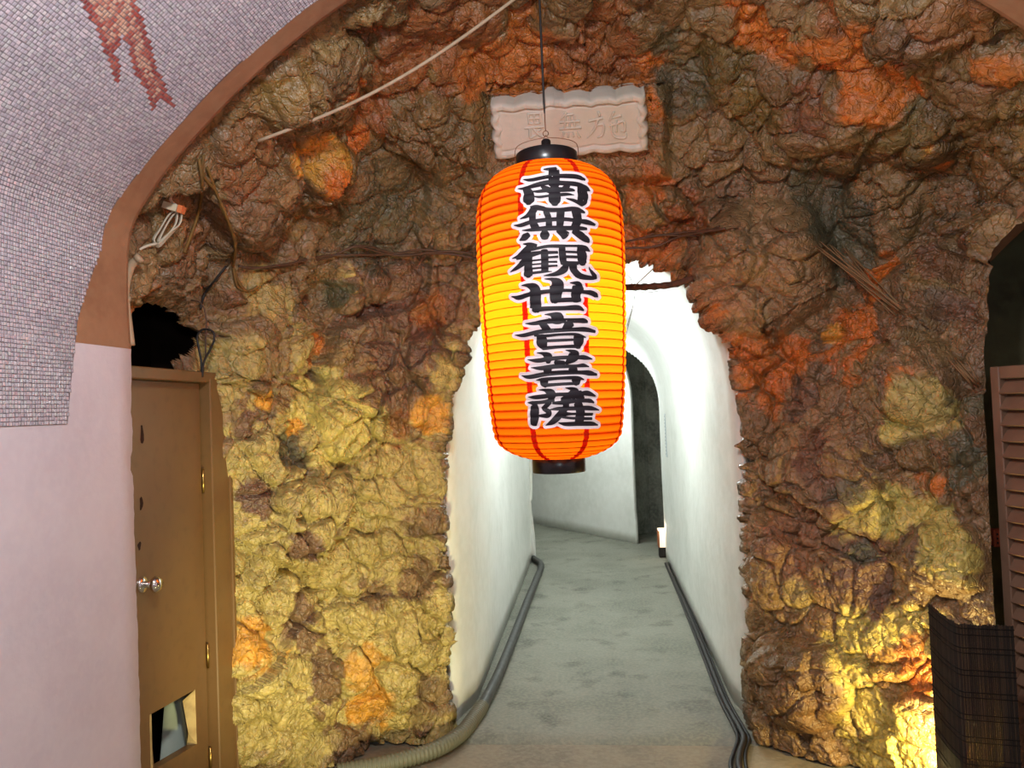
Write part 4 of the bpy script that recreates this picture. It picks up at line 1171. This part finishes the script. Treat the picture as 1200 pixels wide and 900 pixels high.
tilt_v = (nv_*0.62 + np.array([0, 0, -0.78])); tilt_v /= np.linalg.norm(tilt_v)
thick_v = np.cross(dv_, tilt_v)
while zz_ > 0.12:
    make('slat', *bevbox(sh_base+dv_*(Wd/2)+[0, 0, zz_], dv_*(Wd/2-0.034), tilt_v*0.031, thick_v*0.0045, 0.001), M['shutter'], shut, smooth=False)
    zz_ -= sl
# red plug by the shutter
rp_ = on_y(1168, 630, 3.0)
plug = thing('red_plug', 'small red brown plug block beside the louvred shutter', 'plug', rp_)
make('block', *bevbox(rp_, (0.018, 0, 0), (0, 0.02, 0), (0, 0, 0.032), 0.004), M['red_plastic'], plug, smooth=False)
for k in (-1, 0, 1):
    for j in (-1, 1):
        make('socket_hole', *box(rp_+[0.007*j, -0.0205, 0.016*k], (0.003, 0, 0), (0, 0.0006, 0), (0, 0, 0.004)), M['cord_black'], plug, smooth=False)

# ------------------------------------------------------------------ reed screen in front of the warm light
ztp = 0.775
pa = on_y(1087, 690, 2.78); pf = on_y(1113, 700, 2.55); pb = on_y(1186, 697, 2.50)
plan = smooth_path([(pa[0], pa[1], 0), (0.35*pa[0]+0.65*pf[0], 0.35*pa[1]+0.65*pf[1], 0), (pf[0]+0.012, pf[1]-0.012, 0), (0.75*pf[0]+0.25*pb[0]+0.01, pb[1]+0.022, 0), (pb[0], pb[1], 0)], 0.002)
cum = np.concatenate([[0], np.cumsum(np.linalg.norm(np.diff(plan, axis=0), axis=1))])
screen = thing('reed_screen', 'dark reed screen folded round the warm light at lower right', 'screen', (pf[0], pf[1], 0))
RP = 0.0042
prts, colsr = [], []
nre = int(cum[-1]/RP)
for k in range(nre):
    sc_ = (k+0.5)*RP
    P0 = np.array([np.interp(sc_, cum, plan[:, 0]), np.interp(sc_, cum, plan[:, 1]), 0])
    P1 = np.array([np.interp(sc_+0.001, cum, plan[:, 0]), np.interp(sc_+0.001, cum, plan[:, 1]), 0]); d = P1-P0; d /= np.linalg.norm(d)
    nn = np.array([-d[1], d[0], 0])
    zt_ = ztp + random.uniform(-0.003, 0.003)
    # eight-sided reed
    ring8 = [(math.cos(a)*RP*0.495, math.sin(a)*RP*0.40) for a in np.linspace(0, 2*math.pi, 7)[:-1]]
    V_ = [P0+d*a+nn*b for a, b in ring8]+[P0+d*a+nn*b+[0, 0, zt_] for a, b in ring8]
    F_ = [(i, (i+1) % 6, 6+(i+1) % 6, 6+i) for i in range(6)]+[(6, 7, 8, 9, 10, 11)]
    prts.append((V_, F_))
    sh_ = random.choice([(34, 26, 20), (30, 23, 18), (40, 30, 22), (28, 20, 16), (50, 38, 27)])
    colsr += [srgb(*sh_)]*12
reeds = make('reeds', *join(*prts), M['reed'], screen)
set_paint(reeds, np.array(colsr))
reeds['kind'] = 'stuff'
nd = np.gradient(plan, axis=0); nd /= np.linalg.norm(nd, axis=1)[:, None]
nrm = np.stack([nd[:, 1], -nd[:, 0], np.zeros(len(nd))], 1)
nrm *= np.sign((nrm*((CAM*[1, 1, 0])-plan)).sum(1))[:, None]
zc = ztp-0.012
first = True
while zc > 0.02:
    for dz_ in ((0.0, -0.016) if not first else (0.0, -0.02)):
        make('binding_thread', *tube((plan+nrm*0.0026+[0, 0, zc+dz_])[::4], 0.0016, 5, raw=True), M['thread'], screen)
    zc -= 0.068 if not first else 0.06
    first = False
# warm floor light behind the screen
wl = np.array([1.175, 2.77, 0.0])
fl_t = thing('floor_spotlight', 'small warm spotlight on the floor behind the reed screen', 'lamp', wl)
make('housing', *lathe(wl, [(0.0, 0.0), (0.05, 0.0), (0.05, 0.012), (0.02, 0.02), (0.02, 0.05), (0.042, 0.06), (0.05, 0.13), (0.046, 0.13), (0.040, 0.10)], 24), M['lamp_dark'], fl_t)
make('bulb', *lathe(wl, [(0.0, 0.155), (0.02, 0.150), (0.034, 0.13), (0.036, 0.11), (0.02, 0.09)], 20), M['bulb'], fl_t)
